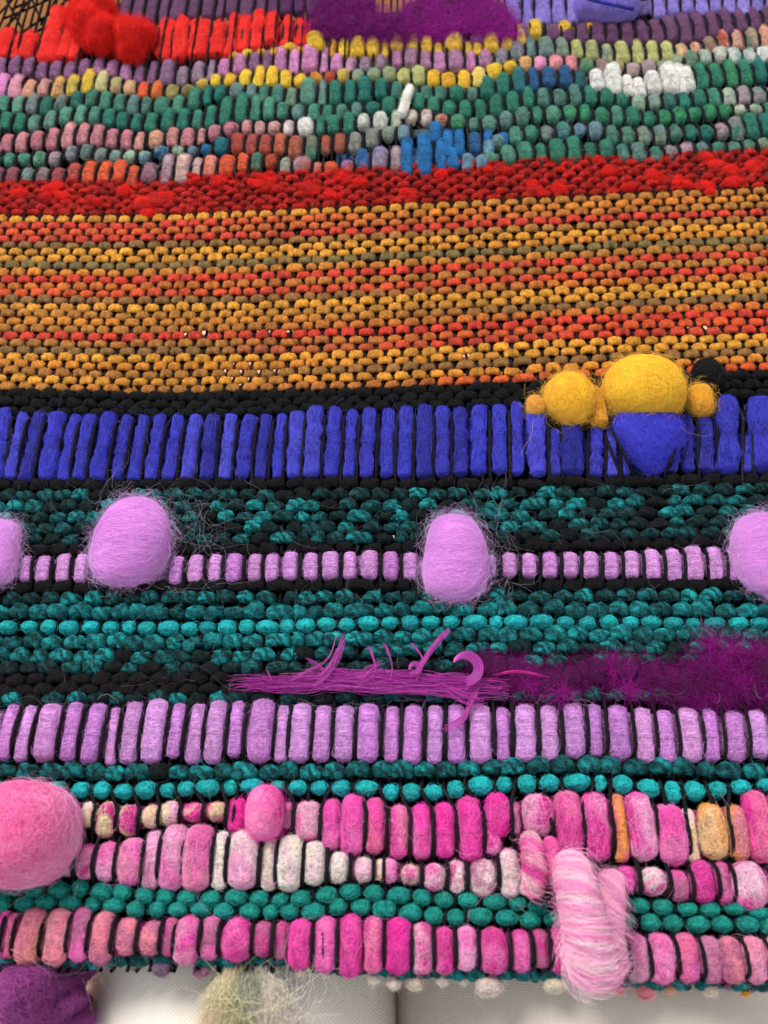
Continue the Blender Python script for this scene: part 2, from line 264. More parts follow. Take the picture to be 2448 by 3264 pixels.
# top zone: T space = two enlargements side by side (x 0..3318, y 0..840)
def tx(x): return x / K
RED = "30,195,74,130;75,205,40,110;130,205,74,120;235,165,88,235;300,150,60,230;345,170,60,200;700,165,40,170;728,180,52,175;785,175,72,185;840,172,48,160;880,172,60,155;943,172,66,155;1005,155,52,190;1057,147,54,165;1115,140,68,175;1175,130,60,145;1240,140,50,135;1300,147,52,125;1350,140,40,90;1420,140,54,55"
TSP = {
 'lav': "2200,50,130,lav;2300,45,150,lav;2400,50,130,lav;2470,40,120,lav;2800,30,120,lavp;2900,25,110,lav;3000,20,110,lavp;3100,10,110,lav;3200,10,120,lavp;3318,10,120,lav",
 'pur': "540,40,130,plum;640,45,130,plum;760,40,130,plum;900,30,130,plum;1100,20,130,plum;1300,10,130,purpd;1460,20,150,purpd",
 'plum': "2040,185,50,plum;2200,140,60,mauve;2350,145,60,plum;2450,150,70,plum;2600,150,100,plum;2750,150,110,plum;2870,140,115,plum;3000,120,130,plum;3150,105,110,plum;3318,80,100,plum",
 'mauve': "0,300,85,mauve;110,285,95,mauve;200,312,80,mauve;300,308,80,mauve;450,292,85,mauve;520,310,70,mpink;600,330,90,mauve;700,318,110,mauve;790,340,80,mauvg;850,322,90,mauvg;900,312,90,mauvg;950,303,80,mpink;1060,280,90,mpink;1130,265,90,mauve;1180,262,80,mauve;1240,262,120,dpink;1300,265,120,dpink;1365,262,130,dpink;1430,272,90,dpink;1490,287,62,mauvg;1610,287,62,mauvg;1710,253,85,mpink;1800,255,85,mauvg;1900,272,85,mpink;1980,270,90,mauvg;2080,262,80,mpink;2130,258,80,dpink;2190,248,85,mauvg;2250,215,75,greyt;2330,208,90,greyt;2440,210,85,greyg;2510,224,80,yg;2570,225,100,yg;2640,240,90,greyg;2700,235,110,ygl;2800,235,105,yg;2870,232,110,ygl;2945,228,70,peach;3005,212,55,peach;3065,195,65,greyg;3120,180,90,rust;3190,175,85,cp;3260,168,100,green;3318,165,100,peach",
 'row2': "0,375,110,dpink;60,370,115,dpink;120,392,75,peach;170,390,85,peach;222,385,75,mauve;275,380,90,yellow;330,378,85,og;380,356,95,yellow;443,360,88,creamg;510,372,64,yg;580,386,60,peach;635,394,65,org;690,396,72,oran;745,405,55,og;810,396,45,gbrown;870,375,45,og;915,357,48,yellow;980,350,48,yellow;1025,342,50,yellow;1082,340,80,yellow;1150,338,95,yellow;1213,345,90,yellow;1268,352,64,yellow;1350,345,44,rust;1400,345,40,rust;1455,330,50,yellow;1560,330,44,greyt;1680,320,60,yg;1735,335,68,yg;1815,330,70,yg;1877,345,64,yellow;1925,350,64,gold;1985,355,76,yellow;2037,345,90,creamg;2094,330,80,yellow;2155,305,54,yellow;2227,287,48,yellow;2284,275,54,peach;2350,277,58,dpink;2417,272,58,dustyl;2487,285,60,salmon;2550,292,64,green;2660,300,50,og;2724,308,56,gp;2784,300,64,gp;2860,300,64,greyg;2950,262,64,greyg;3050,250,64,green;3110,240,66,pale;3200,250,64,greyt;3290,242,64,white;3318,242,60,white",
 'g1': "0,455,84,green;100,455,84,greenl;170,455,84,grey;230,465,90,greend;330,440,80,gteal;400,430,80,greend;460,440,84,greenl;540,450,84,greend;590,460,84,greyt;650,465,70,green;700,465,74,greenl;780,458,76,greenl;830,430,90,green;880,418,90,gteal;930,410,84,gteal;980,400,66,greyt;1045,390,66,greyt;1100,400,70,greyt;1170,410,84,green;1235,425,84,greyg;1290,420,84,green;1345,392,115,greenl;1410,400,110,greyt;1475,405,105,green;1530,395,110,gteal;1600,385,115,gteal;1710,395,74,green;1770,400,60,greyt;1850,410,64,green;1950,405,64,green;2040,408,50,greyt;2130,375,105,green;2190,365,110,gteal;2260,350,115,green;2330,340,90,bluen;2400,340,88,bluen;2450,330,88,bluen;2520,350,76,greend;2560,380,70,greend;3000,330,110,green;3050,330,110,green;3090,325,105,green;3160,320,115,greeng;3230,310,110,green;3318,300,120,gteal",
 'g2': "0,525,84,green;60,540,84,green;130,535,76,greenl;190,530,70,greyt;260,505,70,greenl;330,505,76,greenl;400,500,76,greenl;470,510,84,green;540,530,66,gteal;600,535,76,green;660,530,80,green;715,520,94,green;775,520,94,gteal;830,525,76,greenl;880,520,80,green;930,500,115,green;1000,480,124,green;1070,475,124,green;1140,465,124,green;1200,480,70,greenl;1270,490,56,greyt;1330,490,60,greenl;1400,500,84,green;1460,490,60,green;1520,480,60,greyt;1600,475,54,gteal;1700,455,74,green;1790,445,74,green;1870,455,76,green;1935,470,70,green;1990,480,70,green;2050,480,84,greend;2110,470,94,green;2165,460,94,greend;2230,440,86,green;2300,425,86,green;2370,430,74,green;2430,420,72,greyt;2500,412,92,green;2600,420,80,green;2680,435,56,green;2750,450,64,pgreen;2820,447,64,greyt;2930,440,64,gteal;3010,430,76,green;3080,425,76,greenl;3130,425,76,pale;3200,415,74,gp;3270,415,66,greyt;3318,410,66,pale",
 'g3': "1375,545,90,green;1450,540,74,green;1520,535,84,green;1590,525,66,white;1650,525,74,white;1700,520,84,pgreen;1770,512,66,cp;1830,507,74,pale;1900,525,54,rust;1960,530,64,greeng;2020,535,54,greyt;2080,545,54,green;2140,532,64,greenl;2200,520,64,greyt;2270,500,74,green;2340,500,64,green;2400,500,64,greenl;2460,492,64,greeng;2530,495,64,greeng;2600,502,64,green;2660,505,84,greenl;2720,507,76,green;2780,515,64,green;2850,517,64,greeng;2920,502,64,greeng;2990,497,56,green;3060,490,60,greeng;3120,480,50,greeng;3180,480,44,pale;3250,477,44,greeng;3318,472,44,greeng",
 'g4': "2140,620,60,greyt;2200,600,60,green;2240,590,84,greenl;2310,577,54,green;2370,577,54,grey;2430,567,64,green;2500,562,54,bgrey;2570,567,76,greyt;2640,585,84,green;2700,590,74,green;2760,590,74,greyg;2830,590,74,greyt;2900,577,76,greend;2960,572,64,green;3030,580,60,gteal;3100,572,60,gp;3160,560,94,green;3230,552,104,green;3318,542,104,gteal",
 'g5': "2130,690,54,greenl;2210,670,80,greenl;2280,665,84,green;2340,660,88,green;2410,650,104,green;2480,650,114,green;2545,660,84,greend;2610,655,84,green;2680,662,74,green;2740,665,84,greyt;2810,670,74,green;2870,660,54,greyt;2930,655,54,gp;2995,642,44,gp;3060,642,44,greyt;3130,642,44,greenl;3200,637,44,green;3280,627,44,greyg;3318,622,44,green",
 'dusty': "0,625,94,dusty;75,622,80,dusty;135,612,94,dustyl;190,610,80,dusty;245,600,94,dusty;300,585,104,dustyl;360,580,94,dusty;415,588,98,dusty;488,600,84,dusty;555,605,84,dusty;612,618,84,peach;672,608,78,peach;732,602,84,dusty;793,602,80,dusty;855,595,68,dustyl;905,585,60,dusty;960,570,62,dusty;1010,560,54,dusty;1065,550,54,dustyl;1105,553,54,cp;1160,555,48,dustyl;1215,552,62,pkg;1275,553,64,white;1335,548,74,white",
 'small': "0,690,54,green;85,695,50,greenl;145,690,60,green;205,695,60,pgreen;260,690,54,gp;310,662,60,greyt;365,660,64,greenl;440,672,60,grey;500,680,52,greyt;570,682,48,pgreen;630,680,44,pgreen;685,662,48,bluet;740,658,42,pgreen;810,655,38,greyt;860,652,42,bluet;930,645,50,gteal;985,625,80,dimred;1045,625,94,rust;1110,628,88,dimred;1175,630,94,rust;1238,630,98,ruste;1305,645,94,greyrust;1365,640,104,green;1430,620,74,rust;1485,625,74,greyrust;1545,625,94,greyg;1610,600,74,grey;1680,580,64,greyg;1750,578,70,bgrey",
 'rust': "25,765,74,dimm;90,765,70,dimred;150,762,68,greyt;205,762,64,grey;265,768,68,dimred;320,754,84,dimred;383,747,100,org;450,747,100,org;520,750,98,org;580,765,84,rust;635,762,84,dimm;695,738,120,gp;765,735,132,cp;825,730,114,gp;890,735,98,salmono;938,722,84,org;995,718,84,org;1055,708,78,org;1118,702,74,green;1165,702,64,rust;1200,710,84,org;1262,725,74,greyg;1330,720,74,gp;1385,738,54,org;1445,733,58,org;1510,730,64,org;1570,700,84,bluet;1640,690,94,gp;1700,690,104,grey"}
CAPS = "1010,245,38,34,yellowd;1070,235,48,32,yellow;1130,230,40,30,yellowd;1185,230,36,40,yellowd;1250,214,56,42,yellow;1365,190,88,92,yellow;1300,222,36,30,yellowd;1435,215,36,80,yellowd;1485,212,42,84,yellow;1545,210,62,94,yellow;1612,205,56,94,yellow;1664,215,30,80,yellow;1714,190,64,94,yellow;1781,187,52,84,yellow;1846,200,52,74,yellow;1894,215,34,54,yellow;1959,190,78,94,yellow;2021,215,30,60,yellow;2064,215,34,58,yellow;2122,187,68,92,yellow;2189,178,50,92,yellow;2249,155,44,84,yellow;2311,130,62,78,yellow;2376,145,42,50,yellowd;2436,125,62,56,yellow;2549,122,44,34,yellowd"
WHITE = "2577,355,62,88;2649,350,76,128;2712,375,50,94;2757,385,56,88;2821,365,66,98;2893,345,74,132;2935,345,50,130;2967,345,56,108"
BLUES = "1760,680,52,155;1835,670,62,180;1880,575,52,94;1905,670,48,135;1935,625,46,120;1985,620,46,112;1960,690,52,90;2052,622,54,88;2110,592,38,54;2175,602,48,54;1565,690,50,84"
BLUEG = "2020,702,48,72;2080,702,48,62;2110,640,46,60"

# ------------------------------------------------------------------ warp lattice: measured on the tall lilac stripe, matched to the gaps of the other stripes
def gaps(bs, z=0.002):
    bs = sorted(bs, key=lambda b: b['xt'] + b['xb']); o = []
    for p, q in zip(bs, bs[1:]):
        xt = ((p['xt'] + p['w'] / 2) + (q['xt'] - q['w'] / 2)) / 2; xb = ((p['xb'] + p['w'] / 2) + (q['xb'] - q['w'] / 2)) / 2
        if abs((q['xb'] - q['w'] / 2) - (p['xb'] + p['w'] / 2)) > 40: continue
        yt = (p['yt'] + q['yt']) / 2; yb = (p['yb'] + q['yb']) / 2
        a = W(xt, yt, 0); b = W(xb, yb, 0); o.append((a, b))
    return o
g0 = gaps(TALL); V0 = np.mean([(a[1] + b[1]) / 2 for a, b in g0]); X0 = [(a[0] + b[0]) / 2 for a, b in g0]
nl = int((X0[0] + 0.215) / 0.0069); REF = [X0[0] - 0.0069 * k for k in range(nl, 0, -1)] + X0
nr = int((0.215 - X0[-1]) / 0.0073); REF = np.array(REF + [X0[-1] + 0.0073 * k for k in range(1, nr + 1)])
PAIR = np.sort(np.concatenate([REF, (REF[1:] + REF[:-1]) / 2]))      # warp k: even k = REF
NW = len(PAIR)
OFF = {}                            # k -> list of (v, dx)
def tilt(v): return 0.012 * (v - V0)
def match(bs, par):
    idx = np.arange(par, NW, 2)
    used = -1
    for a, b in gaps(bs):
        v = (a[1] + b[1]) / 2; x = (a[0] + b[0]) / 2
        base = PAIR[idx] + tilt(v); j = int(np.argmin(abs(base - x)))
        if j <= used or abs(base[j] - x) > 0.0042: continue
        used = j
        OFF.setdefault(idx[j], []).extend([(a[1], a[0] - PAIR[idx[j]] - tilt(a[1])), (b[1], b[0] - PAIR[idx[j]] - tilt(b[1]))])
for bs, par in ((BLUE, 0), (LIL, 1), (TALL, 0), (TEALG, 0), (PINKA, 0), (PINKB, 1), (PINKC, 0)): match(bs, par)
for k in OFF: OFF[k].sort()
def warp_x(k, v):
    d = 0.0
    if k in OFF:
        vs = [a for a, _ in OFF[k]]; ds = [b for _, b in OFF[k]]
        vs = [vs[0] - 0.03] + vs + [vs[-1] + 0.03]; ds = [0] + ds + [0]
        d = np.interp(v, vs, ds)
    return PAIR[k] + tilt(v) + d
def warps_at(v): return np.array([warp_x(k, v) for k in range(NW)])

ROWS = []                           # (sorted xs in px, ys in px, parity of the warps on top, top z, under z)
def poly(s): return np.array([[float(a) for a in q.split(',')] for q in s.split(';')])
def row_v(xs, ys, X):               # world v of a row at world X
    P = np.array([W(a, b)[:2] for a, b in zip(xs, ys)]); return np.interp(X, P[:, 0], P[:, 1])

SEED = [100]
def seed(): SEED[0] += 1; return SEED[0]
def bead(b, name, parent, mat, fz, c, c2=None, depth=0.5, zc=0.0006, n=2.7, nu=14, nv=18, bend=None, lump=0.045, hair=26, hl=0.7, lift=0.35, stray=2, taper=0.0, amt=0.5, hard=1.0, hb=1.12, label=None, kind=None, build=True, zoff=0.0, wf=0.99, hv=0.34):
    ym = (b['yt'] + b['yb']) / 2; a = b['w'] / 2 * mpp(ym) * wf
    T = W(b['xt'], b['yt'], zc + zoff); Bq = W(b['xb'], b['yb'], zc + zoff); L = np.linalg.norm(T - Bq); ay = (T - Bq) / L
    ax = np.cross(ay, [0, 0, 1.0]); ax /= np.linalg.norm(ax)
    d = max(a * 2 * depth, 0.0011); d = min(d, 0.0042)
    if bend is None: bend = min(0.42 * d, 0.0011)
    sd = seed()
    B = Blob((T + Bq) / 2, ax, ay, a, L / 2, d, n, bend, taper, lump, 2.3, sd)
    c = jit(c, R, 0.09); c2 = c if c2 is None else jit(c2, R, 0.05)
    if fz is not None:
        k = int(hair * (0.5 + 0.5 * (L * 2 * a) / 6e-5))
        hc = np.clip((c * 0.75 + c2 * 0.25) * hb + 0.012, 0, 1)
        if amt > 0.55: B.hairs(fz, k // 3, max(a * 2, 0.004) * hl * 1.3, 0.0005, c2 * 1.05, 0.00003, 7, 0.3, 0.3, 0.0, 0.2)
        hf = (lambda q: vcol(q * np.array([1, 1.6, 1]), c, c2, sd + 5000, 2.6, amt, hard) * hb + 0.01) if c2 is not c else hc
        B.hairs(fz, int(k * 1.6), max(a * 2, 0.004) * hl, 0.0004, hf, 0.000027, 5, 0.35, 0.9, 0.0, hv)
        B.hairs(fz, int(k * 2.2), 0.0022, 0.0011, hf, 0.000023, 4, 0.5, 0.2, -0.25, hv)
        if amt > 0.75: B.hairs(fz, 9, a * 3, 0.0006, hc * 0.6 + 0.24, 0.000024, 8, 0.16, 0.2, 0.0, 0.15)
        B.hairs(fz, stray, 0.006, 0.0018 * lift * 2, np.clip(hc * 0.8 + 0.09, 0, 1), 0.000020, 7, 0.5, 0.2, -0.1, 0.2)
    V, q, F = B.mesh(nu, nv)
    C = vcol(q * np.array([1, 1.6, 1]), c, c2, sd + 5000, 2.6, amt if c2 is not c else 0, hard)
    C = C * (1 + 0.10 * snoise(V, 900, sd + 900, 1))[:, None]
    if not build: return V, F, np.clip(C, 0, 1)
    return mesh_obj(name, V, F, np.clip(C, 0, 1), mat, parent, label=label, kind=kind)

# ------------------------------------------------------------------ continuous yarn rows (plain weave)
def yarn(name, xs, ys, hpx, par, colf, mat=M_YARN, parent=TOP, amp=1.0, uw=0.78, ru=0.5, twist=0.0045, ply=0.2, fz=None, hair=0, label=None, zc=0.0, sides=10, seg=6, wob=0.0, flat=0.85, x0=None, x1=None, fluff=0.0):
    """weft yarn under warps of parity par, over the others; colf(k, t) gives the colour of the float over warp k"""
    vm = row_v(xs, ys, 0.0); ymid = np.interp(1224, xs, ys)
    Xl = W(-60, np.interp(0, xs, ys))[0]; Xr = W(2508, np.interp(2448, xs, ys))[0]
    if x0 is not None: Xl = W(x0, ymid)[0]
    if x1 is not None: Xr = W(x1, ymid)[0]
    wx = warps_at(vm); ks = np.arange(NW)
    k0 = np.interp(Xl, wx, ks); k1 = np.interp(Xr, wx, ks)
    kk = np.arange(k0, k1, 1.0 / seg); X = np.interp(kk, ks, wx)
    ph = np.cos(math.pi * (kk - (1 - par)))              # +1 over, -1 under
    h = hpx * mpp(ymid) / math.cos(0) / 2 * 1.06
    h = h / math.cos(TH) * 0.98
    ov = np.clip((ph + uw) / 0.75, 0, 1); ov = ov * ov * (3 - 2 * ov); s = 2 * ov - 1
    kidx = np.rint((kk - (1 - par)) / 2).astype(int) * 2 + (1 - par)
    rr = np.random.RandomState(seed()); hv = rr.uniform(0.84, 1.1, NW + 4)[np.clip(kidx, 0, NW)]
    Z = zc + amp * (h * 0.62) * (s if ru < 0.6 else np.where(s > 0, s, s * 0.7))
    Vv = row_v(xs, ys, X) + wob * h * rr.normal(size=NW + 4)[np.clip(kidx, 0, NW)] * (ph > 0) + 0.18 * h * ph
    over = ov * (0.9 + 0.1 * np.clip(ph, 0, 1)); ry = h * (ru + (1 - ru) * over) * hv; rz = h * flat * (0.6 + 0.4 * over)
    P = np.stack([X, Vv, Z], 1)
    tn = np.gradient(P, axis=0); tn /= np.linalg.norm(tn, axis=1)[:, None]
    U = np.array([0, 1.0, 0])[None] - tn * tn[:, 1:2]; U /= np.linalg.norm(U, axis=1)[:, None]; Nn = np.cross(tn, U)
    a = np.linspace(0, 2 * math.pi, sides, endpoint=False)[None]
    sarc = np.concatenate([[0], np.cumsum(np.linalg.norm(np.diff(P, axis=0), axis=1))])
    tw = (sarc / twist * 2 * math.pi)[:, None]
    lob = 1 - ply + ply * np.abs(np.cos(a - tw))
    if fluff: lob = lob * (1 + fluff * snoise(np.stack(np.broadcast_arrays(X[:, None] * 900, np.cos(a) * 2, np.sin(a) * 2), -1).reshape(-1, 3), 1.0, seed(), 2).reshape(len(X), sides))
    V = P[:, None] + U[:, None] * (np.cos(a) * ry[:, None] * lob)[..., None] + Nn[:, None] * (np.sin(a) * rz[:, None] * lob)[..., None]
    C = colf(kidx, kk, np.broadcast_to(a, (len(kk), sides)), tw, rr)
    if fz is not None and hair:
        n = int(hair * len(np.unique(kidx)))
        i = rr.randint(2, len(kk) - 8, n); i = i[ph[i] > -0.2]; n = len(i)
        an = rr.uniform(0.15, math.pi - 0.15, n); steps = []; sg = rr.choice([-1.0, 1.0], n); wv = rr.uniform(-0.25, 0.25, n)
        dx = rr.normal(size=(n, 3)) * 0.00015; lf = rr.uniform(0, 1, n) ** 3 * 0.0016
        for t in range(6):
            jf = np.clip(i + sg * t * 0.9, 0, len(kk) - 1.001); j = jf.astype(int); fr = (jf - j)[:, None]
            Pj = P[j] * (1 - fr) + P[j + 1] * fr; ang = an + t * wv
            g_ = np.stack([0 * ang, np.cos(ang), np.sin(ang)], 1)
            p = Pj + g_ * np.stack([0 * ang, ry[j], rz[j]], 1) + g_ * (lf * (t / 5) ** 1.5 + 0.00004)[:, None] + dx * t
            steps.append(p)
        cidx = C.reshape(len(kk), sides, 3)[i, rr.randint(0, sides, n)]
        fz.add(np.stack(steps, 1), np.clip(cidx * rr.uniform(0.6, 1.5, (n, 1)) + 0.004, 0, 1), 0.000022)
    mesh_obj(name, V.reshape(-1, 3), grid_faces(len(kk), sides), np.clip(C.reshape(-1, 3), 0, 1), mat, parent, label=label)
    ROWS.append((xs, ys, par, zc + h * 0.28 + 0.0001, zc - h * 0.75))
def strand_row(bs, par, zt=0.0016, zb=-0.0022):
    bs = sorted(bs, key=lambda b: b['xt'] + b['xb'])
    xs = np.array([(b['xt'] + b['xb']) / 2 for b in bs]); ys = np.array([(b['yt'] + b['yb']) / 2 for b in bs])
    o = np.argsort(xs); hh = np.array([b['yb'] - b['yt'] for b in bs])[o]
    ROWS.append((xs[o], ys[o], par, zt, zb))
    if hh.mean() > 70:
        hh = np.convolve(np.pad(hh, 2, 'edge'), np.ones(5) / 5, 'valid')
        for sg in (-1, 1): ROWS.append((xs[o], ys[o] + sg * hh * 0.3, par, zt * 0.8, zb))
def tube(P, r, sides=6, twist=None, ply=0.0):
    P = np.asarray(P, float); r = np.broadcast_to(r, len(P))
    tn = np.gradient(P, axis=0); tn /= np.linalg.norm(tn, axis=1)[:, None] + 1e-12
    ref = np.array([0, 0, 1.0]) if abs(tn[:, 2]).mean() < 0.8 else np.array([1.0, 0, 0])
    U = np.cross(tn, ref); U /= np.linalg.norm(U, axis=1)[:, None] + 1e-12; Nn = np.cross(U, tn)
    a = np.linspace(0, 2 * math.pi, sides, endpoint=False)[None]; k = 1.0
    if twist:
        s = np.concatenate([[0], np.cumsum(np.linalg.norm(np.diff(P, axis=0), axis=1))]); k = 1 - ply + ply * np.abs(np.cos(a - (s / twist * 2 * math.pi)[:, None]))
    V = P[:, None] + (U[:, None] * np.cos(a)[..., None] + Nn[:, None] * np.sin(a)[..., None]) * (r[:, None] * k)[..., None]
    return V.reshape(-1, 3), grid_faces(len(P), sides)
def smooth(P, n):                   # Catmull-Rom through points
    P = np.asarray(P, float); Q = np.vstack([2 * P[0] - P[1], P, 2 * P[-1] - P[-2]]); o = []
    for i in range(1, len(Q) - 2):
        t = np.linspace(0, 1, n, endpoint=False)[:, None]; a, b, c, d = Q[i - 1:i + 3]
        o.append(0.5 * ((2 * b) + (c - a) * t + (2 * a - 5 * b + 4 * c - d) * t * t + (3 * b - a - 3 * c + d) * t ** 3))
    return np.vstack(o + [P[-1:]])
def core(name, bs, c, parent, zc=-0.0012, frac=0.37):
    bs = sorted(bs, key=lambda b: b['xt'] + b['xb'])
    P = [W((b['xt'] + b['xb']) / 2, (b['yt'] + b['yb']) / 2, zc) for b in bs]; h = [abs(b['yb'] - b['yt']) * mpp(b['yb']) / math.cos(TH) * frac for b in bs]
    P = [P[0] - np.array([0.012, 0, 0])] + P + [P[-1] + np.array([0.012, 0, 0])]; h = [h[0]] + h + [h[-1]]
    h = np.convolve(np.pad(h, 1, 'edge'), [0.25, 0.5, 0.25], 'valid')
    P = smooth(P, 4); hh = np.interp(np.linspace(0, 1, len(P)), np.linspace(0, 1, len(h)), h)
    a = np.linspace(0, 2 * math.pi, 16, endpoint=False)[None]
    k = 1 + 0.08 * snoise(np.stack(np.broadcast_arrays(P[:, :1] * 900, np.cos(a) * 2, np.sin(a) * 2), -1).reshape(-1, 3), 1.0, seed()).reshape(len(P), 16)
    V = P[:, None] + np.array([0, 1., 0]) * (np.cos(a) * hh[:, None] * k)[..., None] + np.array([0, 0, 1.]) * (np.sin(a) * 0.0013 * k)[..., None]
    V = V.reshape(-1, 3)
    return mesh_obj(name, V, grid_faces(len(P), 16)[:, ::-1], np.tile(np.clip(c, 0, 1), (len(V), 1)), M_WOOL, parent)

# ---- orange plain weave
FZ_OR = Fuzz()
ORC = [('gold', 'goldb'), ('oranr', 'gorange'), ('oran', 'goldb'), ('oranr', 'oranr'), ('brown', 'goldb'), ('gold', 'gold'), ('gold', 'gorange'), ('olive', 'olive'), ('gorange', 'goldb'), ('oranr', 'oranr'),
       ('goldr', 'goldb'), ('oran', 'oranr'), ('brown', 'goldr'), ('gold', 'gold'), ('goldb', 'gold'), ('gorange', 'brown'), ('goldb', 'goldr'), ('oranr', 'oranr'), ('goldb', 'oran'), ('brown', 'oranr'),
       ('gold', 'gold'), ('gorange', 'gold'), ('goldb', 'brown'), ('gold', 'gorange'), ('goldb', 'oran')]
xo = np.array([0., 400, 800, 1224, 1600, 2000, 2448])
ytop = np.array([706, 705, 692, 672, 652, 634, 616.]); ybot = np.array([1236, 1248, 1244, 1232, 1212, 1190, 1176.])
NO = len(ORC)
g = np.array([0.0, 1.0])
for i, (cl, cr) in enumerate(ORC):
    f = i / (NO - 1.0); f = f * (0.93 + 0.07 * f)
    ys = ytop + (ybot - ytop) * f + 1.6 * np.sin(np.arange(7) * 1.9 + i * 0.8)
    def colf(kidx, kk, a, tw, rr, cl=cl, cr=cr):
        u = np.clip((kk - kk[0]) / (kk[-1] - kk[0]) * 1.6 - 0.3 + 0.22 * np.sin(kk * 0.09 + i * 2.1) + 0.1 * np.sin(kk * 0.31 + i), 0, 1)
        base = COL[cl][None] * (1 - u[:, None]) + COL[cr][None] * u[:, None]
        base = base * 1.08 * rr.uniform(0.82, 1.12, (NW + 4, 1))[np.clip(kidx, 0, NW)]
        alt = rr.uniform(0, 1, NW + 4)[np.clip(kidx, 0, NW)][:, None]
        base = np.where(alt > 0.9, base * 0.7 + COL['goldb'] * 0.3, base)
        st = 0.5 + 0.5 * np.sin(a * 2 - tw * 2 + 1.0)
        other = base * np.array([0.9, 0.66, 0.55])
        o_ = base[:, None] * (1 - 0.55 * st[..., None]) + other[:, None] * 0.55 * st[..., None]; return o_ * rr.uniform(0.82, 1.18, a.shape)[..., None]
    yarn('weft_yarn', xo, ys, 28.5 if f > 0.25 else 26.5, i % 2, colf, fz=FZ_OR, hair=16, wob=0.16, twist=0.0030, amp=0.72, seg=10, ply=0.22, flat=0.6, uw=0.74, ru=0.72)
FZ_OR.build('loose_fibre', TOP)

# ---- red slubby stripe
FZ_R = Fuzz()
rt = np.array([590, 585, 566, 548, 520, 505, 492.]); NRr = 7
rb = np.array([684, 684, 672, 652, 632, 612, 596.])
redband = part('red_slub_stripe', 'narrow band of fine red weft with fluffy red slubs')
for i in range(NRr):
    ys = rt + (rb - rt) * i / (NRr - 1)
    def colf(kidx, kk, a, tw, rr):
        n = 0.5 + 0.5 * np.sin(kk[:, None] * 2.9 + a + 3 * np.sin(kk[:, None] * 0.7 + i))
        rnd = rr.uniform(0, 1, NW + 4)[np.clip(kidx, 0, NW)][:, None]
        m = np.clip(0.2 + rnd * 0.55 + 0.4 * n, 0, 1)[..., None]
        return COL['reddd'] * 0.8 * (1 - m) + COL['red'] * 0.85 * m
    yarn('slub_yarn', xo, ys, 20.5, i % 2, colf, mat=M_WOOL, parent=redband, fz=FZ_R, hair=34, wob=0.3, ply=0.3, twist=0.003, fluff=0.22)
    # fluff on the row
SL = [(190, 610, 60), (150, 640, 40), (500, 640, 75), (470, 665, 50), (400, 605, 40), (700, 590, 60), (840, 570, 60), (860, 600, 45), (1000, 600, 50), (1100, 560, 45), (1160, 575, 40), (1555, 540, 26), (1610, 540, 30), (1905, 512, 18),
      (1720, 600, 50), (1790, 612, 45), (1950, 545, 40), (2100, 570, 60), (2180, 580, 40), (2280, 520, 60), (2320, 560, 70), (2250, 600, 45), (2420, 530, 50), (1300, 620, 40), (60, 610, 40), (620, 570, 30), (1420, 560, 34), (2000, 590, 34), (1060, 625, 34), (300, 640, 34)]
for x, y, s in SL:
    for k in range(3):
        xx = x + R.uniform(-s, s) * 0.5; yy = y + R.uniform(-s, s) * 0.3; q = s * R.uniform(0.45, 0.8)
        B = Blob(W(xx, yy, 0.0016), np.array([1., 0, 0]), np.array([0, 1., 0]), q * 0.6 * mpp(yy), q * 0.42 * mpp(yy), 0.0013, 2.0, 0, 0, 0.35, 2.6, seed())
        V, qq, F = B.mesh(10, 12); c = jit(COL['red'] if R.random() < 0.65 else COL['redd'], R, 0.12)
        mesh_obj('slub', V, F, np.tile(np.clip(c, 0, 1), (len(V), 1)), M_SOFT, redband)
        B.hairs(FZ_R, 220, 0.004, 0.0016, np.clip(c * 0.8, 0, 1), 0.00003, 5, 0.8)
FZ_R.build('loose_fibre', redband)

# ---- dark rows: black wool and black/teal marl
FZ_D = Fuzz()
def marl(p_teal, bright=0.5, base='black', tcol='tealb'):
    def f(kidx, kk, a, tw, rr):
        on = rr.uniform(0, 1, NW + 4); lv = rr.uniform(0.35, 1.0, NW + 4)
        clump = 0.5 + 0.5 * np.sin(np.arange(NW + 4) * 0.33 + rr.uniform(0, 6)) * np.sin(np.arange(NW + 4) * 0.13 + rr.uniform(0, 6))
        t = np.where(on < p_teal * (0.65 + 0.6 * clump), lv * 0.85, rr.uniform(0, 0.34, NW + 4) * (p_teal > 0))[np.clip(kidx, 0, NW)][:, None]
        ph = rr.uniform(0, 6.28, NW + 4)[np.clip(kidx, 0, NW)][:, None]
        st = np.clip(0.45 + 1.1 * np.sin(a * 3 - tw * 2.0 + ph + 1.3 * np.sin(kk[:, None] * 3 + ph)) + 0.75 * rr.normal(size=a.shape), 0, 1)
        m = np.clip(t * (bright * 0.45 + (1 - bright * 0.45) * 1.15 * st), 0, 1)[..., None]
        return COL[base] * (1 - m) + COL[tcol] * m
    return f
def drow(s, h, par, p, bright=0.45, base='black', hair=28, name='marl_yarn', **kw):
    q = poly(s); yarn(name, q[:, 0], q[:, 1], h, par, marl(p, bright, base), mat=M_WOOL, fz=FZ_D, hair=hair, wob=0.12, ply=0.22, twist=0.006, fluff=0.2, sides=16, seg=9, uw=0.68, **kw)
# black wool between the orange weave and the blue loops
drow("0,1262;600,1276;1224,1260;1800,1232;2448,1205", 34, 1, 0, name='black_wool_yarn')
drow("0,1290;600,1302;1224,1284;1800,1256;2448,1232", 34, 0, 0, name='black_wool_yarn')
drow("0,1318;600,1326;1224,1306;1800,1282;2448,1262", 32, 1, 0, name='black_wool_yarn')
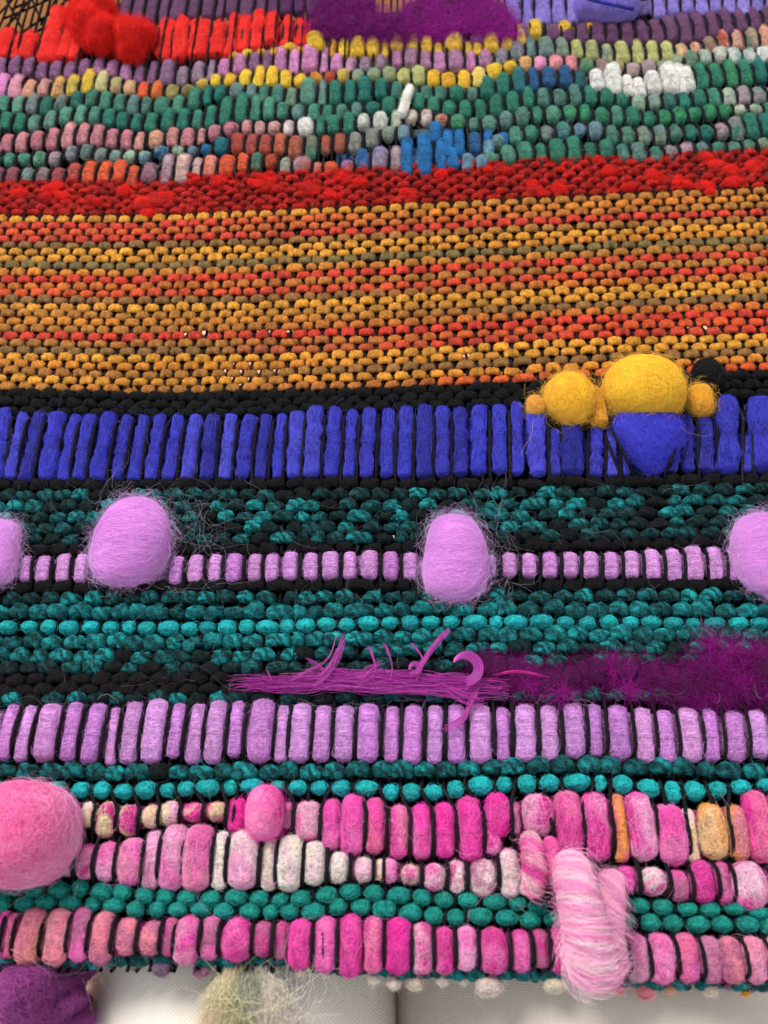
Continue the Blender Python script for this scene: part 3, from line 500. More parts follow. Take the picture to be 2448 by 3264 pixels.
# blue to lilac
yl = np.array([1550, 1584, 1620, 1655, 1690, 1724, 1756.]); yr = np.array([1534, 1565, 1600, 1634, 1668, 1700, 1730.])
for i, (a, b, p, br) in enumerate(zip(yl, yr, (0.0, .22, .62, .58, .30, .12, 0.0), (.3, .3, .55, .55, .4, .3, .3))):
    drow(f"0,{a+4};800,{a};1600,{(a+b)/2+6};2448,{b}", 36, i % 2, p, br)
for i, (a, p) in enumerate(((1876, 0.0), (1911, 0.3))): drow(f"0,{a+6};800,{a};1600,{a-4};2448,{a-8}", 38, (i + 1) % 2, p, 0.35)
drow("0,1957;800,1958;1300,1948;1600,1946;2448,1952", 44, 1, 1.5, 0.85)
drow("0,2052;600,2056;1000,2046;1400,2034;1900,2030;2448,2036", 44, 1, 1.4, 0.6)
drow("0,2098;600,2102;1000,2090;1400,2074;1900,2068;2448,2072", 42, 0, 0.85, 0.4)
for i, (a, b, p) in enumerate(((2136, 2104, .06), (2170, 2140, 0), (2203, 2176, 0), (2232, 2212, .35))): drow(f"0,{a};800,{a};1500,{(a+b)/2};2448,{b}", 38, (i + 1) % 2, p, 0.35, base='soft' if i < 3 else 'black')
drow("0,2462;400,2466;1000,2462;1400,2458;1800,2442;2100,2450;2448,2462", 46, 1, 1.3, 0.45)
# bottom turned edge
drow("0,3056;300,3072;450,3058;700,3064;900,3060;1100,3092;1500,3104;1800,3106;2100,3138;2448,3140", 40, 1, 1.6, 0.8, hair=12, zc=-0.0035)
FZ_D.build('loose_fibre', TOP)

# ---- loop stripes
def stripe(name, bs, par, cols, mat, label=None, piece='wool_loop', ccol=None, zt=0.0021, zoff=0.0011, **kw):
    pt = core(name, bs, (COL['teald'] * 0.5 if piece == 'yarn_bead' else COL[ccol or cols[0]] * 0.8), TOP, frac=0.25 if piece == 'yarn_bead' else 0.37); fz = Fuzz()  # core colour darkened to stand for shade in the gaps between loops
    if label: pt['label'] = label
    for b in bs:
        if b.get('c') and b['c'][0] == 'skip': continue
        c = b['c'] if b.get('c') else [R.choice(cols)]
        c1 = COL[c[0]]; c2 = COL[c[1]] if len(c) > 1 else None
        if name == 'pink_wool_weft' and c2 is not None and R.random() < 0.35: c2 = c2 * 0.45 + COL[R.choice(['pinkl', 'pinkw', 'salmon'])] * 0.55
        bead(b, piece, pt, mat, fz, c1, c2, zoff=zoff, **kw)
    fz.build('loose_fibre', pt)
    strand_row(bs, par, {'pink_wool_weft': 0.0040, 'lilac_wool_weft': 0.0030, 'blue_wool_weft': 0.0030}.get(name, zt))
    return pt
bl = stripe('blue_wool_weft', BLUE, 0, ['blue', 'blue', 'blued', 'blue', 'bluel'], M_WOOL, 'row of tall ultramarine wool loops between black warps', depth=0.46, n=2.2, nu=26, lump=0.15, hair=120, stray=18, wf=1.0, hv=0.45, hl=0.9)
stripe('lilac_wool_weft', LIL, 1, ['lilac', 'lilac', 'lilacb'], M_ROV, 'thin row of short lilac loops strung between large lilac balls', depth=0.44, n=2.5, lump=0.03, hair=30, stray=3)
stripe('lilac_wool_weft', TALL, 0, ['lilac', 'lilac', 'lilacb'], M_ROV, 'row of tall lilac wool loops below the magenta feather strand', depth=0.44, n=2.45, nu=20, lump=0.025, hair=40, stray=9)
# bright teal beads: one row on the lattice
fzt = Fuzz()
tr = poly("0,1998;600,2003;900,1996;1224,1985;1700,1982;2448,1990")
def lattice_beads(xs, ys, par, hp, x0, x1, frac=0.82, jitter=0.12):
    """pieces over the warps not on top (parity 1 - par), placed in photo pixels"""
    o = []; vm = row_v(xs, ys, 0.0); wx = warps_at(vm); yc = np.interp(1224, xs, ys)
    a, b = W(x0, yc)[0], W(x1, yc)[0]
    for k in range(2, NW - 2):
        if k % 2 == par or not (a < wx[k] < b): continue
        v = row_v(xs, ys, wx[k]); L, Rr = warp_x(k - 1, v), warp_x(k + 1, v); X = (L + Rr) / 2; wd = Rr - L
        # world -> photo pixel
        d = np.array([X, v, 0]) - CAM; z = d @ FWD; px = 1224 + FPX * d[0] / z; py = 1632 - FPX * (d @ UPV) / z
        h = hp(px) if callable(hp) else hp; h *= R.uniform(1 - jitter, 1 + jitter * 0.6)
        l = (1290 - px) / (py + 3980) * h / 2
        py += R.uniform(-1, 1) * h * 0.05
        o.append(dict(xt=px + l, xb=px - l, w=wd / mpp(py) * frac * R.uniform(1 - jitter, 1 + jitter * 0.7), yt=py - h / 2, yb=py + h / 2, x=px))
    return o
TB = lattice_beads(tr[:, 0], tr[:, 1], 0, 45, -40, 2490, 0.86)
stripe('teal_yarn_weft', TB, 0, ['tealb', 'tealb', 'teal'], M_WOOL, 'row of single bright turquoise beads in the dark teal weave', piece='yarn_bead', depth=0.42, n=2.15, nu=12, nv=16, hair=30, stray=2, zt=0.001, zoff=0.0004)
stripe('teal_yarn_weft', TEALG, 0, ['tealb'], M_WOOL, 'row of bright turquoise beads just above the pink loops', piece='yarn_bead', ccol='teald', depth=0.42, n=2.15, nu=12, nv=16, hair=26, stray=2, zt=0.001, zoff=0.0004)
stripe('pink_wool_weft', PINKA, 0, ['pinkh'], M_SOFT, 'hot pink and orange chunky loops with a thin cream speckled start at left', ccol='magen', depth=0.46, n=2.15, nu=22, lump=0.06, nv=20, hair=60, stray=7, hl=1.1, amt=1.0, hard=2.6)
stripe('pink_wool_weft', PINKB, 1, ['pinkl'], M_SOFT, 'cream and pale pink loops swelling in the middle of the row', ccol='dimp', depth=0.46, n=2.15, nu=22, lump=0.06, nv=20, hair=60, stray=7, hl=1.1, amt=1.0, hard=2.6)
stripe('teal_yarn_weft', TEAL2A, 0, ['tealg'], M_WOOL, 'upper of the two teal bead rows under the cream loops', piece='yarn_bead', depth=0.42, n=2.15, nu=12, nv=16, hair=28, stray=2, zt=0.001, zoff=0.0004)
stripe('teal_yarn_weft', TEAL2B, 1, ['tealg'], M_WOOL, 'lower of the two teal bead rows under the cream loops', piece='yarn_bead', depth=0.42, n=2.15, nu=12, nv=16, hair=28, stray=2, zt=0.001, zoff=0.0004)
stripe('pink_wool_weft', PINKC, 0, ['magen'], M_SOFT, 'lowest row of magenta and salmon chunky loops at the bottom edge', ccol='magen', depth=0.46, n=2.15, nu=22, lump=0.06, nv=20, hair=60, stray=7, hl=1.1, amt=0.95, hard=2.2)
fk = Fuzz()
for b in KNOTS:
    b['w'] *= 0.82; b['yb'] -= 0.15 * (b['yb'] - b['yt'])
    bead(b, 'wool_knot', TOP, M_SOFT, fk, COL[b['c'][0]] * 0.85, COL[b['c'][1]] if len(b['c']) > 1 else None, n=2.1, lump=0.15, hair=90, stray=16, lift=1.0, hl=1.2, zoff=-0.004)
fk.build('loose_fibre', TOP)

# ---- mixed rows at the top
def tparse(s): return [(float(q.split(',')[0]), float(q.split(',')[1]), float(q.split(',')[2]), q.split(',')[3]) for q in s.split(';')]
TOPB = []                           # (strip name, label, bead, colours)
def trow(key, par, name, label, frac=0.82, skip=()):
    st = tparse(TSP[key]); xs = np.array([a[0] for a in st]) / K; ys = np.array([a[1] for a in st]) / K; hs = np.array([a[2] for a in st]) / K
    x1 = 2500 if xs[-1] > 2440 else xs[-1] + 18; x0 = -45 if xs[0] < 5 else xs[0] - 18
    bs = lattice_beads(xs, ys, par, lambda x: np.interp(x, xs, hs), x0, x1, frac)
    out = []
    for b in bs:
        if any(p < b['x'] * K < q for p, q in skip): continue
        i = int(np.argmin(abs(xs - b['x']))); j = min(max(i + R.choice([-1, 1]), 0), len(xs) - 1)
        b['c'] = [st[i][3], st[j][3]]; out.append(b)
    ROWS.append((xs, ys, par, 0.0034 if key in ('pur', 'lav', 'plum') else 0.0020, -0.002))
    return (name, label, out, par)
def tdirect(s, cols=None):
    o = []
    for q in s.split(';'):
        f = q.split(','); cx, cy, wd, h = [float(a) / K for a in f[:4]]; l = (1290 - cx) / (cy + 3980) * h / 2
        o.append(dict(xt=cx + l, xb=cx - l, w=wd, yt=cy - h / 2, yb=cy + h / 2, c=f[4:] or [R.choice(cols)], x=cx))
    return o
_r = tdirect(RED, ['red']); ROWS.append((np.array([0, 250, 700, 1480]) / K, np.array([200, 175, 180, 140]) / K, 1, 0.0036, 0.0034))
SETS = [
 (('purple_wool_weft', 'blurred dull purple roving behind the warp at the top', *trow('pur', 0, '', '', 1.05)[2:]), 0.0, M_SOFT),
 (('lavender_wool_weft', 'lavender roving loops at the top right', *trow('lav', 0, '', '', 0.95, ((2500, 2790),))[2:]), 0.0, M_SOFT),
 (('plum_wool_weft', 'dull plum loops under the lavender roving', *trow('plum', 1, '', '', 0.95)[2:]), 0.0, M_SOFT),
 (('red_wool_weft', 'bright red roving loops at the top left', tdirect(RED, ['red']), 0), 0.0005, M_SOFT),
 (('mauve_wool_weft', 'loops going from mauve over pink to pale yellow green', *trow('mauve', 0, '', '')[2:]), 0.0, M_WOOL),
 (('yellow_wool_weft', 'small bright yellow loops capping the mauve row', tdirect(CAPS), 0), 0.0006, M_WOOL),
 (('multicoloured_wool_weft', 'thin row of pink, yellow, peach and white loops', *trow('row2', 1, '', '')[2:]), 0.0, M_WOOL),
 (('green_wool_weft', 'uppermost row of mossy green loops', *trow('g1', 0, '', '', 0.82, ((2545, 2995), (1740, 1830)))[2:]), 0.0, M_WOOL),
 (('white_wool_weft', 'cluster of plump white loops among the green', tdirect(WHITE, ['white']), 0), 0.0008, M_WOOL),
 (('green_wool_weft', 'second row of mossy green loops', *trow('g2', 1, '', '', 0.82)[2:]), 0.0, M_WOOL),
 (('green_wool_weft', 'third row of green loops beginning with white ones', *trow('g3', 0, '', '', 0.82)[2:]), 0.0, M_WOOL),
 (('green_wool_weft', 'fourth row of green loops right of the blue patch', *trow('g4', 1, '', '', 0.82)[2:]), 0.0, M_WOOL),
 (('green_wool_weft', 'lowest row of green loops above the red stripe', *trow('g5', 0, '', '', 0.82)[2:]), 0.0, M_WOOL),
 (('dusty_pink_wool_weft', 'row of dusty pink loops fading to white', *trow('dusty', 0, '', '', 0.82)[2:]), 0.0, M_WOOL),
 (('speckled_wool_weft', 'thin speckled green and blue row turning rust brown', *trow('small', 1, '', '', 0.82)[2:]), 0.0, M_WOOL),
 (('rust_wool_weft', 'rust, grey and cream loops above the red stripe', *trow('rust', 0, '', '', 0.84)[2:]), 0.0, M_WOOL),
 (('blue_wool_weft', 'patch of steel blue loops among green ones', tdirect(BLUES, ['bluet', 'bluet', 'bluen']) + tdirect(BLUEG, ['bgrey']), 0), 0.0006, M_WOOL)]
allb = [(b['w'] * (b['yb'] - b['yt']), si, bi) for si, S in enumerate(SETS) for bi, b in enumerate(S[0][2])]
allb.sort(reverse=True); big = {(s, i) for _, s, i in allb[:300]}
rest = []
fzt = Fuzz()
for si, ((name, label, bs, par), zo, mat) in enumerate(SETS):
    if not bs: continue
    pt = core(name, bs, COL[bs[len(bs) // 2]['c'][0]] * 0.6, TOP); pt['label'] = label; fz = Fuzz()  # core darkened again, as shade painted between the puffs
    kw = dict(depth=0.44, n=2.2, nu=14, nv=14, lump=0.08, hair=26, stray=4, hl=0.9, amt=0.6, zoff=zo, lift=0.5)
    if 'red' in name: kw.update(hair=110, lift=0.8, lump=0.14, stray=26, n=2.2)
    if name[:4] in ('purp', 'lave', 'plum'): kw.update(hair=40, stray=8, n=2.3)
    for bi, b in enumerate(bs):
        c1 = COL[b['c'][0]]; c2 = COL[b['c'][1]] if len(b['c']) > 1 else None
        if (si, bi) in big: bead(b, 'wool_puff', pt, mat, fz, c1, c2, **kw)
        else: rest.append(bead(b, 'x', pt, mat, fz, c1, c2, build=False, **kw))
    fz.build('loose_fibre', pt)
if rest:
    off = 0; Vs = []; Fs = []; Cs = []
    for V, F, C in rest: Vs.append(V); Fs.append(F + off); Cs.append(C); off += len(V)
    mesh_obj('small_wool_puffs', np.vstack(Vs), np.vstack(Fs), np.vstack(Cs), M_WOOL, TOP, kind='stuff')

# ------------------------------------------------------------------ felted balls and big puffs
def ball(name, cx, cy, wpx, hpx, c, c2, dz, z, label, mat=M_ROV, n=2.3, lump=0.02, hug=900, halo=500, hlen=0.02, hlift=0.004, hcol=None, along=1.2, amt=0.35, nu=36, nv=48, taper=0.0, curl=0.3, zmin=-0.1, hard=1.0, hr=0.000028, parent=TOP, wig=0.7, lean=0.0, hk=1.3, hv=0.2):
    zt = z
    C0 = W(cx, cy, zt); s = mpp(cy) * (CAM[2] - zt) / CAM[2]
    a = wpx / 2 * s; b = hpx / 2 * s / math.cos(TH) * 0.96
    ay = np.array([lean, 1., 0]); ay /= np.linalg.norm(ay); ax = np.array([ay[1], -ay[0], 0])
    B = Blob(C0, ax, ay, a, b, dz, n, 0, taper, lump, 1.6, seed())
    sdc = seed(); st_ = np.array([0.5, 2.2, 0.5]) if along > 5 else np.array([1, 1, 1.]); cf = lambda q: vcol(q * st_, c, c2, sdc, 2.2, amt, hard)
    V, q, F = B.mesh(nu, nv); C = cf(q)
    o = mesh_obj(name, V, F, np.clip(C, 0, 1), mat, parent, label=label)
    fz = Fuzz()
    B.hairs(fz, hug, hlen, 0.0006, cf, hr * hk, 8, curl, along, zmin, hv)
    B.hairs(fz, halo, hlen * 0.7, hlift, hcol if hcol is not None else np.clip(c * 1.1 + 0.03, 0, 1), hr * 0.8, 8, wig, 0.0, -0.3, 0.2, 0.42)
    fz.build('loose_fibre', o)
    return o, B
hl = lin('c9a6cf')
ball('felted_ball', 575 / K, 1220 + 690 / K, 345, 372, COL['lilac'], COL['lilacl'], 0.015, 0.005, 'large lilac ball at left in the thin lilac row', hcol=hl, n=2.45) if False else None
for cx, cy, wp, hp, lb in ((575 / K, 1220 + 690 / K, 345 / K, 375 / K, 'large lilac roving ball at left with frizzy halo'), (1224 + 303 / K, 1120 + 890 / K, 262 / K, 368 / K, 'upright oval lilac roving ball right of centre'),
                           (1224 + 1660 / K, 1120 + 880 / K, 290 / K, 360 / K, 'lilac roving ball cut by the right edge'), (-15 / K, 1220 + 740 / K, 225 / K, 285 / K, 'smaller lilac ball cut by the left edge')):
    ball('roving_ball', cx, cy, wp, hp, lin('d793da'), lin('c985cf'), 0.36 * wp * mpp(cy), 0.003, lb, hug=5500, halo=1000, hcol=hl, hlift=0.0055, n=2.3, hlen=0.016, along=5.0, curl=0.08, wig=0.5, lump=0.09, hk=1.1, hv=0.3)
yc = COL['yellow']; hy = lin('e8b24c')
ball('roving_ball', 1224 + 805 / K, 1120 + 207 / K, 228 / K, 240 / K, yc, COL['yellowd'], 0.0095, 0.005, 'medium yellow roving puff, left of the biggest yellow one', mat=M_SOFT, n=2.1, lump=0.09, hug=1500, halo=650, hcol=hy, along=0.6, curl=0.3, hlift=0.004, hk=1.5, hv=0.28)
ball('roving_ball', 1224 + 1125 / K, 1120 + 165 / K, 350 / K, 275 / K, yc, COL['yellowd'], 0.0125, 0.0055, 'biggest yellow roving puff rising from the blue row', mat=M_SOFT, n=2.4, lump=0.04, hug=2600, halo=800, hcol=hy, along=0.6, curl=0.3, hlift=0.004, taper=-0.05, hk=1.5, hv=0.28)
ball('roving_ball', 1224 + 920 / K, 1120 + 250 / K, 62 / K, 170 / K, COL['yellowd'], COL['goldb'], 0.004, 0.003, 'narrow yellow strand pinched between two yellow puffs', mat=M_SOFT, lump=0.12, hug=250, halo=160, hcol=hy, curl=0.6, nu=18, nv=20)
ball('roving_ball', 1224 + 655 / K, 1120 + 240 / K, 74 / K, 90 / K, COL['yellowd'], COL['gp'], 0.004, 0.003, 'small faded yellow tuft capping a blue loop', mat=M_SOFT, lump=0.1, hug=250, halo=160, hcol=hy, curl=0.6, nu=18, nv=20)
ball('roving_ball', 1224 + 1368 / K, 1120 + 212 / K, 98 / K, 128 / K, COL['yellowd'], COL['yellow'], 0.005, 0.004, 'small yellow tuft right of the biggest yellow puff', mat=M_SOFT, lump=0.08, hug=420, halo=220, hcol=hy, curl=0.6, nu=20, nv=24)
ball('roving_ball', 1224 + 1395 / K, 1120 + 105 / K, 125 / K, 130 / K, COL['black'] * 1.3, COL['soft'], 0.006, 0.002, 'lump of black wool at the edge of the orange weave', mat=M_WOOL, lump=0.1, hug=420, halo=120, nu=20, nv=24)
ball('wool_loop', 1224 + 1146 / K, 1120 + 392 / K, 275 / K, 300 / K, COL['blue'], COL['bluel'], 0.0072, 0.0028, 'very wide blue roving loop narrowing downwards under the biggest yellow puff', mat=M_SOFT, n=2.2, lump=0.08, hug=2200, halo=360, taper=0.42, parent=bl, amt=0.5, hk=1.5, hv=0.42)
# pink ball at the left edge, hot pink ball
ball('felted_ball', 105 / K, 2440 + 292 / K, 492 / K, 392 / K, lin('f49ac2'), lin('e83f90'), 0.019, 0.006, 'big mottled pink felt ball cut by the left edge', mat=M_SOFT, n=2.15, lump=0.06, hug=2600, halo=500, along=0.0, curl=0.3, amt=1.0, hard=1.3, hk=1.4, hv=0.3, hlift=0.0025)
ball('roving_ball', 1145 / K, 2440 + 205 / K, 155 / K, 208 / K, COL['hot'], COL['pinkl'], 0.0075, 0.003, 'hot pink ball with pale wisps above the cream loops', mat=M_TWIST, n=2.2, lump=0.04, hug=500, halo=140, along=0.0, amt=0.7, hard=1.6, hlen=0.014, nu=24, nv=28)
# red puffs at the top left
def tuft(name, lumps, c, dz, z, label, hug, halo, mat=M_SOFT, hlift=0.0045, hcol=None):
    Vs, Fs, Cs, of = [], [], [], 0; fz = Fuzz()
    for x, y, a, b, zz in lumps:
        s_ = mpp(y); B = Blob(W(x, y, z + zz), np.array([1., 0, 0]), np.array([0, 1., 0]), a * 0.46 * s_, b * 0.46 * s_ / math.cos(TH), dz * min(a, b) / 100, 2.0, 0, 0, 0.24, 2.4, seed())
        V, q, F = B.mesh(26, 30); Vs.append(V); Fs.append(F + of); of += len(V); Cs.append(vcol(q, c, c * 0.82, seed(), 2.5, 0.7))
        B.hairs(fz, hug * 2, 0.006, 0.0016, np.clip((hcol if hcol is not None else c) * 0.85, 0, 1), 0.00004, 6, 0.7, 0, -0.1, 0.28)
        B.hairs(fz, halo, 0.008, hlift, np.clip((hcol if hcol is not None else c) * 0.8, 0, 1), 0.000026, 7, 0.6, 0, -0.2, 0.2)
    o = mesh_obj(name, np.vstack(Vs), np.vstack(Fs), np.clip(np.vstack(Cs), 0, 1), mat, TOP, label=label); fz.build('loose_fibre', o); return o
tuft('wool_tuft', [(308, 92, 150, 185, 0), (280, 60, 100, 130, 0.001), (335, 125, 110, 120, 0.001), (318, 15, 90, 80, 0)], COL['red'], 0.0085, 0.004, 'tall ragged bright red wool tuft at the top left', 1100, 1300)
tuft('wool_tuft', [(430, 140, 125, 135, 0), (410, 160, 90, 90, 0.001), (450, 120, 90, 90, 0.001)], COL['red'] * 0.95, 0.0085, 0.004, 'smaller ragged red wool tuft right of the tall one', 900, 1000)
# lavender puff top right
ball('wool_tuft', 2615 / K, 30 / K, 270 / K, 165 / K, COL['lav'], COL['lavp'], 0.009, 0.004, 'wide lavender wool puff at the top right', mat=M_SOFT, n=2.3, lump=0.05, hug=700, halo=260)
P = smooth([W(2490 / K, -20, 0.0135), W(2560 / K, 0, 0.0142), W(2640 / K, 18 / K, 0.0142), W(2740 / K, 40 / K, 0.0125)], 8)
V, F = tube(P, 0.0009, 8); mesh_obj('blue_strand', V, F, np.tile(COL['blue'], (len(V), 1)), M_SOFT, TOP)
# purple puff hanging below the lower left edge
tuft('wool_tuft', [(145, 3155, 250, 220, 0), (200, 3120, 170, 130, -0.001), (175, 3225, 240, 140, -0.001), (60, 3130, 150, 160, -0.002), (262, 3095, 60, 70, -0.004), (240, 3260, 130, 90, -0.003)], lin('8c2f7c'), 0.010, -0.016, 'purple wool puff hanging below the lower left edge', 900, 700, hlift=0.004, hcol=lin('a24f94'))

# ---- single long fibres lying loose over the cloth
fzs = Fuzz()
def frizz(n, x0, x1, y0, y1, c, ln=0.016, z=(0.002, 0.006), r=0.000022):
    for _ in range(1):
        p = np.array([W(NR.uniform(x0, x1), NR.uniform(y0, y1), NR.uniform(*z)) for _ in range(n)]); d = NR.normal(size=(n, 3)) * np.array([1, 1, .2]); d /= np.linalg.norm(d, axis=1)[:, None]
        L = ln * NR.uniform(0.4, 1.3, n); q = []; dd = d.copy(); bnd = NR.normal(size=(n, 3)) * np.array([1, 1, .1]) * 0.35
        for t in range(10):
            q.append(p.copy()); dd += bnd + NR.normal(size=(n, 3)) * np.array([1, 1, .1]) * 0.22; dd /= np.linalg.norm(dd, axis=1)[:, None]; p = p + dd * (L / 9)[:, None]; p[:, 2] = np.clip(p[:, 2], 0.001, 0.008)
        fzs.add(np.stack(q, 1), np.asarray(c) * NR.uniform(0.5, 1.3, (n, 1)), r)
fr = lin('8f8b98')
frizz(110, -20, 2460, 1540, 1760, fr * 0.6); frizz(90, -20, 2460, 1860, 2230, fr * 0.55); frizz(45, 300, 800, 1500, 1640, fr); frizz(70, 520, 700, 1600, 1900, fr); frizz(60, 1540, 1640, 1640, 1880, fr)
frizz(60, 0, 2448, 2225, 2265, fr * 1.2, 0.010); frizz(50, 0, 2448, 1290, 1350, lin('6a68b8'), 0.012); frizz(40, 1700, 2150, 1240, 1340, hy, 0.014, (0.006, 0.012))
frizz(50, 0, 2448, 2420, 2540, fr * 0.6, 0.010); frizz(60, 0, 2448, 2560, 3060, lin('e6a8c8') * 0.8, 0.012); frizz(90, 0, 2448, 3040, 3120, fr * 0.8, 0.012, (-0.004, 0.001)); frizz(120, 0, 2448, 120, 560, lin('a8a8a8') * 0.7, 0.010)
for c_, n_ in ((COL['red'] * 0.8, 900), (COL['redd'] * 0.7, 700)):
    for xa in range(-20, 2460, 310):
        yt_ = np.interp(xa + 155, xo, rt) - 12; frizz(n_ // 8, xa, xa + 310, yt_, yt_ + 112, c_, 0.005, (0.0008, 0.0022), 0.00003)
frizz(50, 900, 1010, 3110, 3290, COL['pale'] * 0.9, 0.016, (0.001, 0.004), 0.00003); frizz(40, 690, 800, 3110, 3290, COL['creamg'] * 0.9, 0.014, (0.001, 0.004), 0.00003)
fzs.build('loose_fibre', TOP)

# ---- curled roving pigtail (pink and white) hanging at the lower right
def twisted(name, pts, rpx, z, c1, c2, turns, label, wpow=3.0, groove=0.06, nh=1200, halo=500):
    P = smooth([W(1224 + x / K, 2440 + y / K, zz) for x, y, zz in pts], 16); n = len(P)
    rr = np.interp(np.linspace(0, 1, n), np.linspace(0, 1, len(rpx)), rpx) / K * mpp(2900)
    sides = 40; tn = np.gradient(P, axis=0); tn /= np.linalg.norm(tn, axis=1)[:, None]
    U = np.cross(tn, [0, 0, 1.0]); U /= np.linalg.norm(U, axis=1)[:, None]; Nn = np.cross(U, tn)
    a = np.linspace(0, 2 * math.pi, sides, endpoint=False)[None]; s = np.linspace(0, 1, n)[:, None]
    ph = a - s * turns * 2 * math.pi + 0.7 * snoise(np.stack(np.broadcast_arrays(s * 6, 0.8 * np.cos(a), 0.8 * np.sin(a)), -1).reshape(-1, 3), 1.5, seed()).reshape(n, sides)
    env = np.clip(np.sin(np.clip(s, 0, 1) * math.pi) * 4.5, 0, 1) ** 0.5
    k = (1 - groove + groove * np.abs(np.sin(ph / 1.0 * 1.0))) * np.maximum(env, 0.02)
    k = k * (1 + 0.05 * snoise(np.stack(np.broadcast_arrays(s * 9, np.cos(a), np.sin(a)), -1).reshape(-1, 3), 2, seed()).reshape(n, sides))
    V = P[:, None] + U[:, None] * (np.cos(a) * rr[:, None] * k)[..., None] + Nn[:, None] * (np.sin(a) * rr[:, None] * k)[..., None]
    nz = snoise(np.stack(np.broadcast_arrays(s * 5, np.cos(ph) * 2, np.sin(ph) * 2), -1).reshape(-1, 3), 1.8, seed()).reshape(n, sides)
    m = np.clip(0.45 + 0.2 * np.sin(ph * 2 + 0.8) + 0.15 * np.sin(ph * 7) + 0.75 * nz, 0, 1)[..., None]
    C = c1 * (1 - m) + c2 * m
    o = mesh_obj(name, V.reshape(-1, 3), grid_faces(n, sides), np.clip(C.reshape(-1, 3), 0, 1), M_SOFT, TOP, label=label)
    fz = Fuzz()
    for cnt, lf in ((nh, 0.0006), (halo, 0.004)):
        s0 = NR.uniform(0.05, 0.92, cnt); a0 = NR.uniform(0, 2 * math.pi, cnt); da = NR.uniform(0.7, 1.6, cnt); L = NR.uniform(0, 1, cnt) ** 1.5 * lf; pts_ = []
        for t in range(7):
            u = t / 6; aa = a0 + da * u; ss = np.clip(s0 + da * u / (turns * 2 * math.pi) * 1.0, 0, 0.98)
            i = (ss * (n - 1)).astype(int); j = (aa / (2 * math.pi) * sides).astype(int) % sides
            base = V[i, j]; out = base - P[i]; out /= np.linalg.norm(out, axis=1)[:, None] + 1e-9
            pts_.append(base + out * (L * (1 - np.cos(u * 3.1)) / 2 + 0.00004)[:, None] + NR.normal(size=(cnt, 3)) * 0.0001)
        i = (s0 * (n - 1)).astype(int); j = (a0 / (2 * math.pi) * sides).astype(int) % sides
        fz.add(np.stack(pts_, 1), np.clip(C[i, j] * 1.1 + 0.02, 0, 1), 0.00003)
    fz.build('loose_fibre', o)
    return o
twisted('roving_curl', [(620, 290, 0.004), (640, 380, 0.008), (650, 470, 0.009), (640, 570, 0.006)], [40, 48, 50, 44], 0, COL['pinkh'], COL['pinkw'], 2.0, 'pink loop with a white streak above the pigtail', nh=500, halo=160)
twisted('roving_curl', [(712, 310, 0.003), (725, 400, 0.006), (735, 500, 0.007)], [30, 36, 30], 0, COL['pinkh'], COL['pink'], 1.5, 'short hot pink curl beside the pigtail', nh=300, halo=100)
twisted('roving_pigtail', [(790, 385, 0.006), (815, 480, 0.013), (840, 590, 0.017), (862, 680, 0.017), (880, 770, 0.016), (898, 850, 0.012), (910, 905, 0.007)], [56, 80, 86, 86, 98, 104, 84], 0, lin('ee9cc9'), lin('f4d2dc'), 5.0, 'thick twisted pale pink roving pigtail hanging over the lower rows', nh=3600, halo=1100)
twisted('roving_pigtail', [(985, 455, 0.004), (972, 560, 0.010), (965, 680, 0.012), (960, 770, 0.012), (952, 850, 0.009), (944, 905, 0.005)], [50, 60, 66, 74, 88, 72], 0, lin('d987b4'), lin('eeb2cc'), 3.0, 'thinner mauve pink pigtail directly right of the thick one', nh=2600, halo=900)

# ---- cream fluffy tassel below the bottom edge
tas = empty('cream_tassel', W(1224 - 100, 3080, -0.008), TOP, 'fluffy cream, yellow and grey green roving tassel hanging at the bottom centre')
ft = Fuzz()
for i, (x0, x1, x2, c) in enumerate(((1005, 970, 950, 'creamg'), (1040, 1000, 985, 'yg'), (1060, 1040, 1040, 'og'), (1090, 1080, 1100, 'greyg'), (1110, 1120, 1160, 'cream'), (1120, 1150, 1180, 'pale'), (1140, 1185, 1225, 'pale'), (1020, 985, 955, 'creamo'))):
    pts = [W(x0 / K, 2440 + 872 / K, -0.004), W(x1 / K, 2440 + 980 / K, -0.006 - 0.002 * (i % 3)), W(x2 / K, 2440 + 1090 / K, -0.010), W((x2 + (x2 - x1) * 0.6) / K, 2440 + 1230 / K, -0.014)]
    P = smooth(pts, 10); n = len(P); r = np.interp(np.linspace(0, 1, n), [0, .3, 1], [0.0026, 0.0040, 0.0044])
    V, F = tube(P, r, 12, 0.02, 0.25); cc = (COL[c] * 0.6 + COL['pale'] * 0.4) * 0.95
    mesh_obj('roving_strand', V, F, np.clip(np.tile(cc, (len(V), 1)), 0, 1), M_SOFT, tas)
    for cnt, sp in ((420, 0.0005), (260, 0.003)):
        i0 = NR.randint(0, n - 12, cnt); a0 = NR.uniform(0, 6.28, cnt); q = []
        off = np.stack([np.cos(a0), 0 * a0, np.abs(np.sin(a0))], 1)
        for t in range(7):
            q.append(P[np.minimum(i0 + t * 2, n - 1)] + off * (r[i0] + sp * NR.uniform(0, 1, cnt) * t / 4)[:, None] + NR.normal(size=(cnt, 3)) * 0.0006)
        ft.add(np.stack(q, 1), np.clip(cc * NR.uniform(0.8, 1.25, (cnt, 1)), 0, 1), 0.00003)
ft.build('loose_fibre', tas)

wb = slanted([('B', '115,75,40,372,500')])[0]
fw_ = Fuzz(); bead(wb, 'wool_wisp', TOP, M_SOFT, fw_, COL['pale'] * 1.1, COL['white'], zoff=0.003, hair=160, stray=20, n=2.0, label='pale wisp of wool standing up among the green loops'); fw_.build('loose_fibre', TOP)

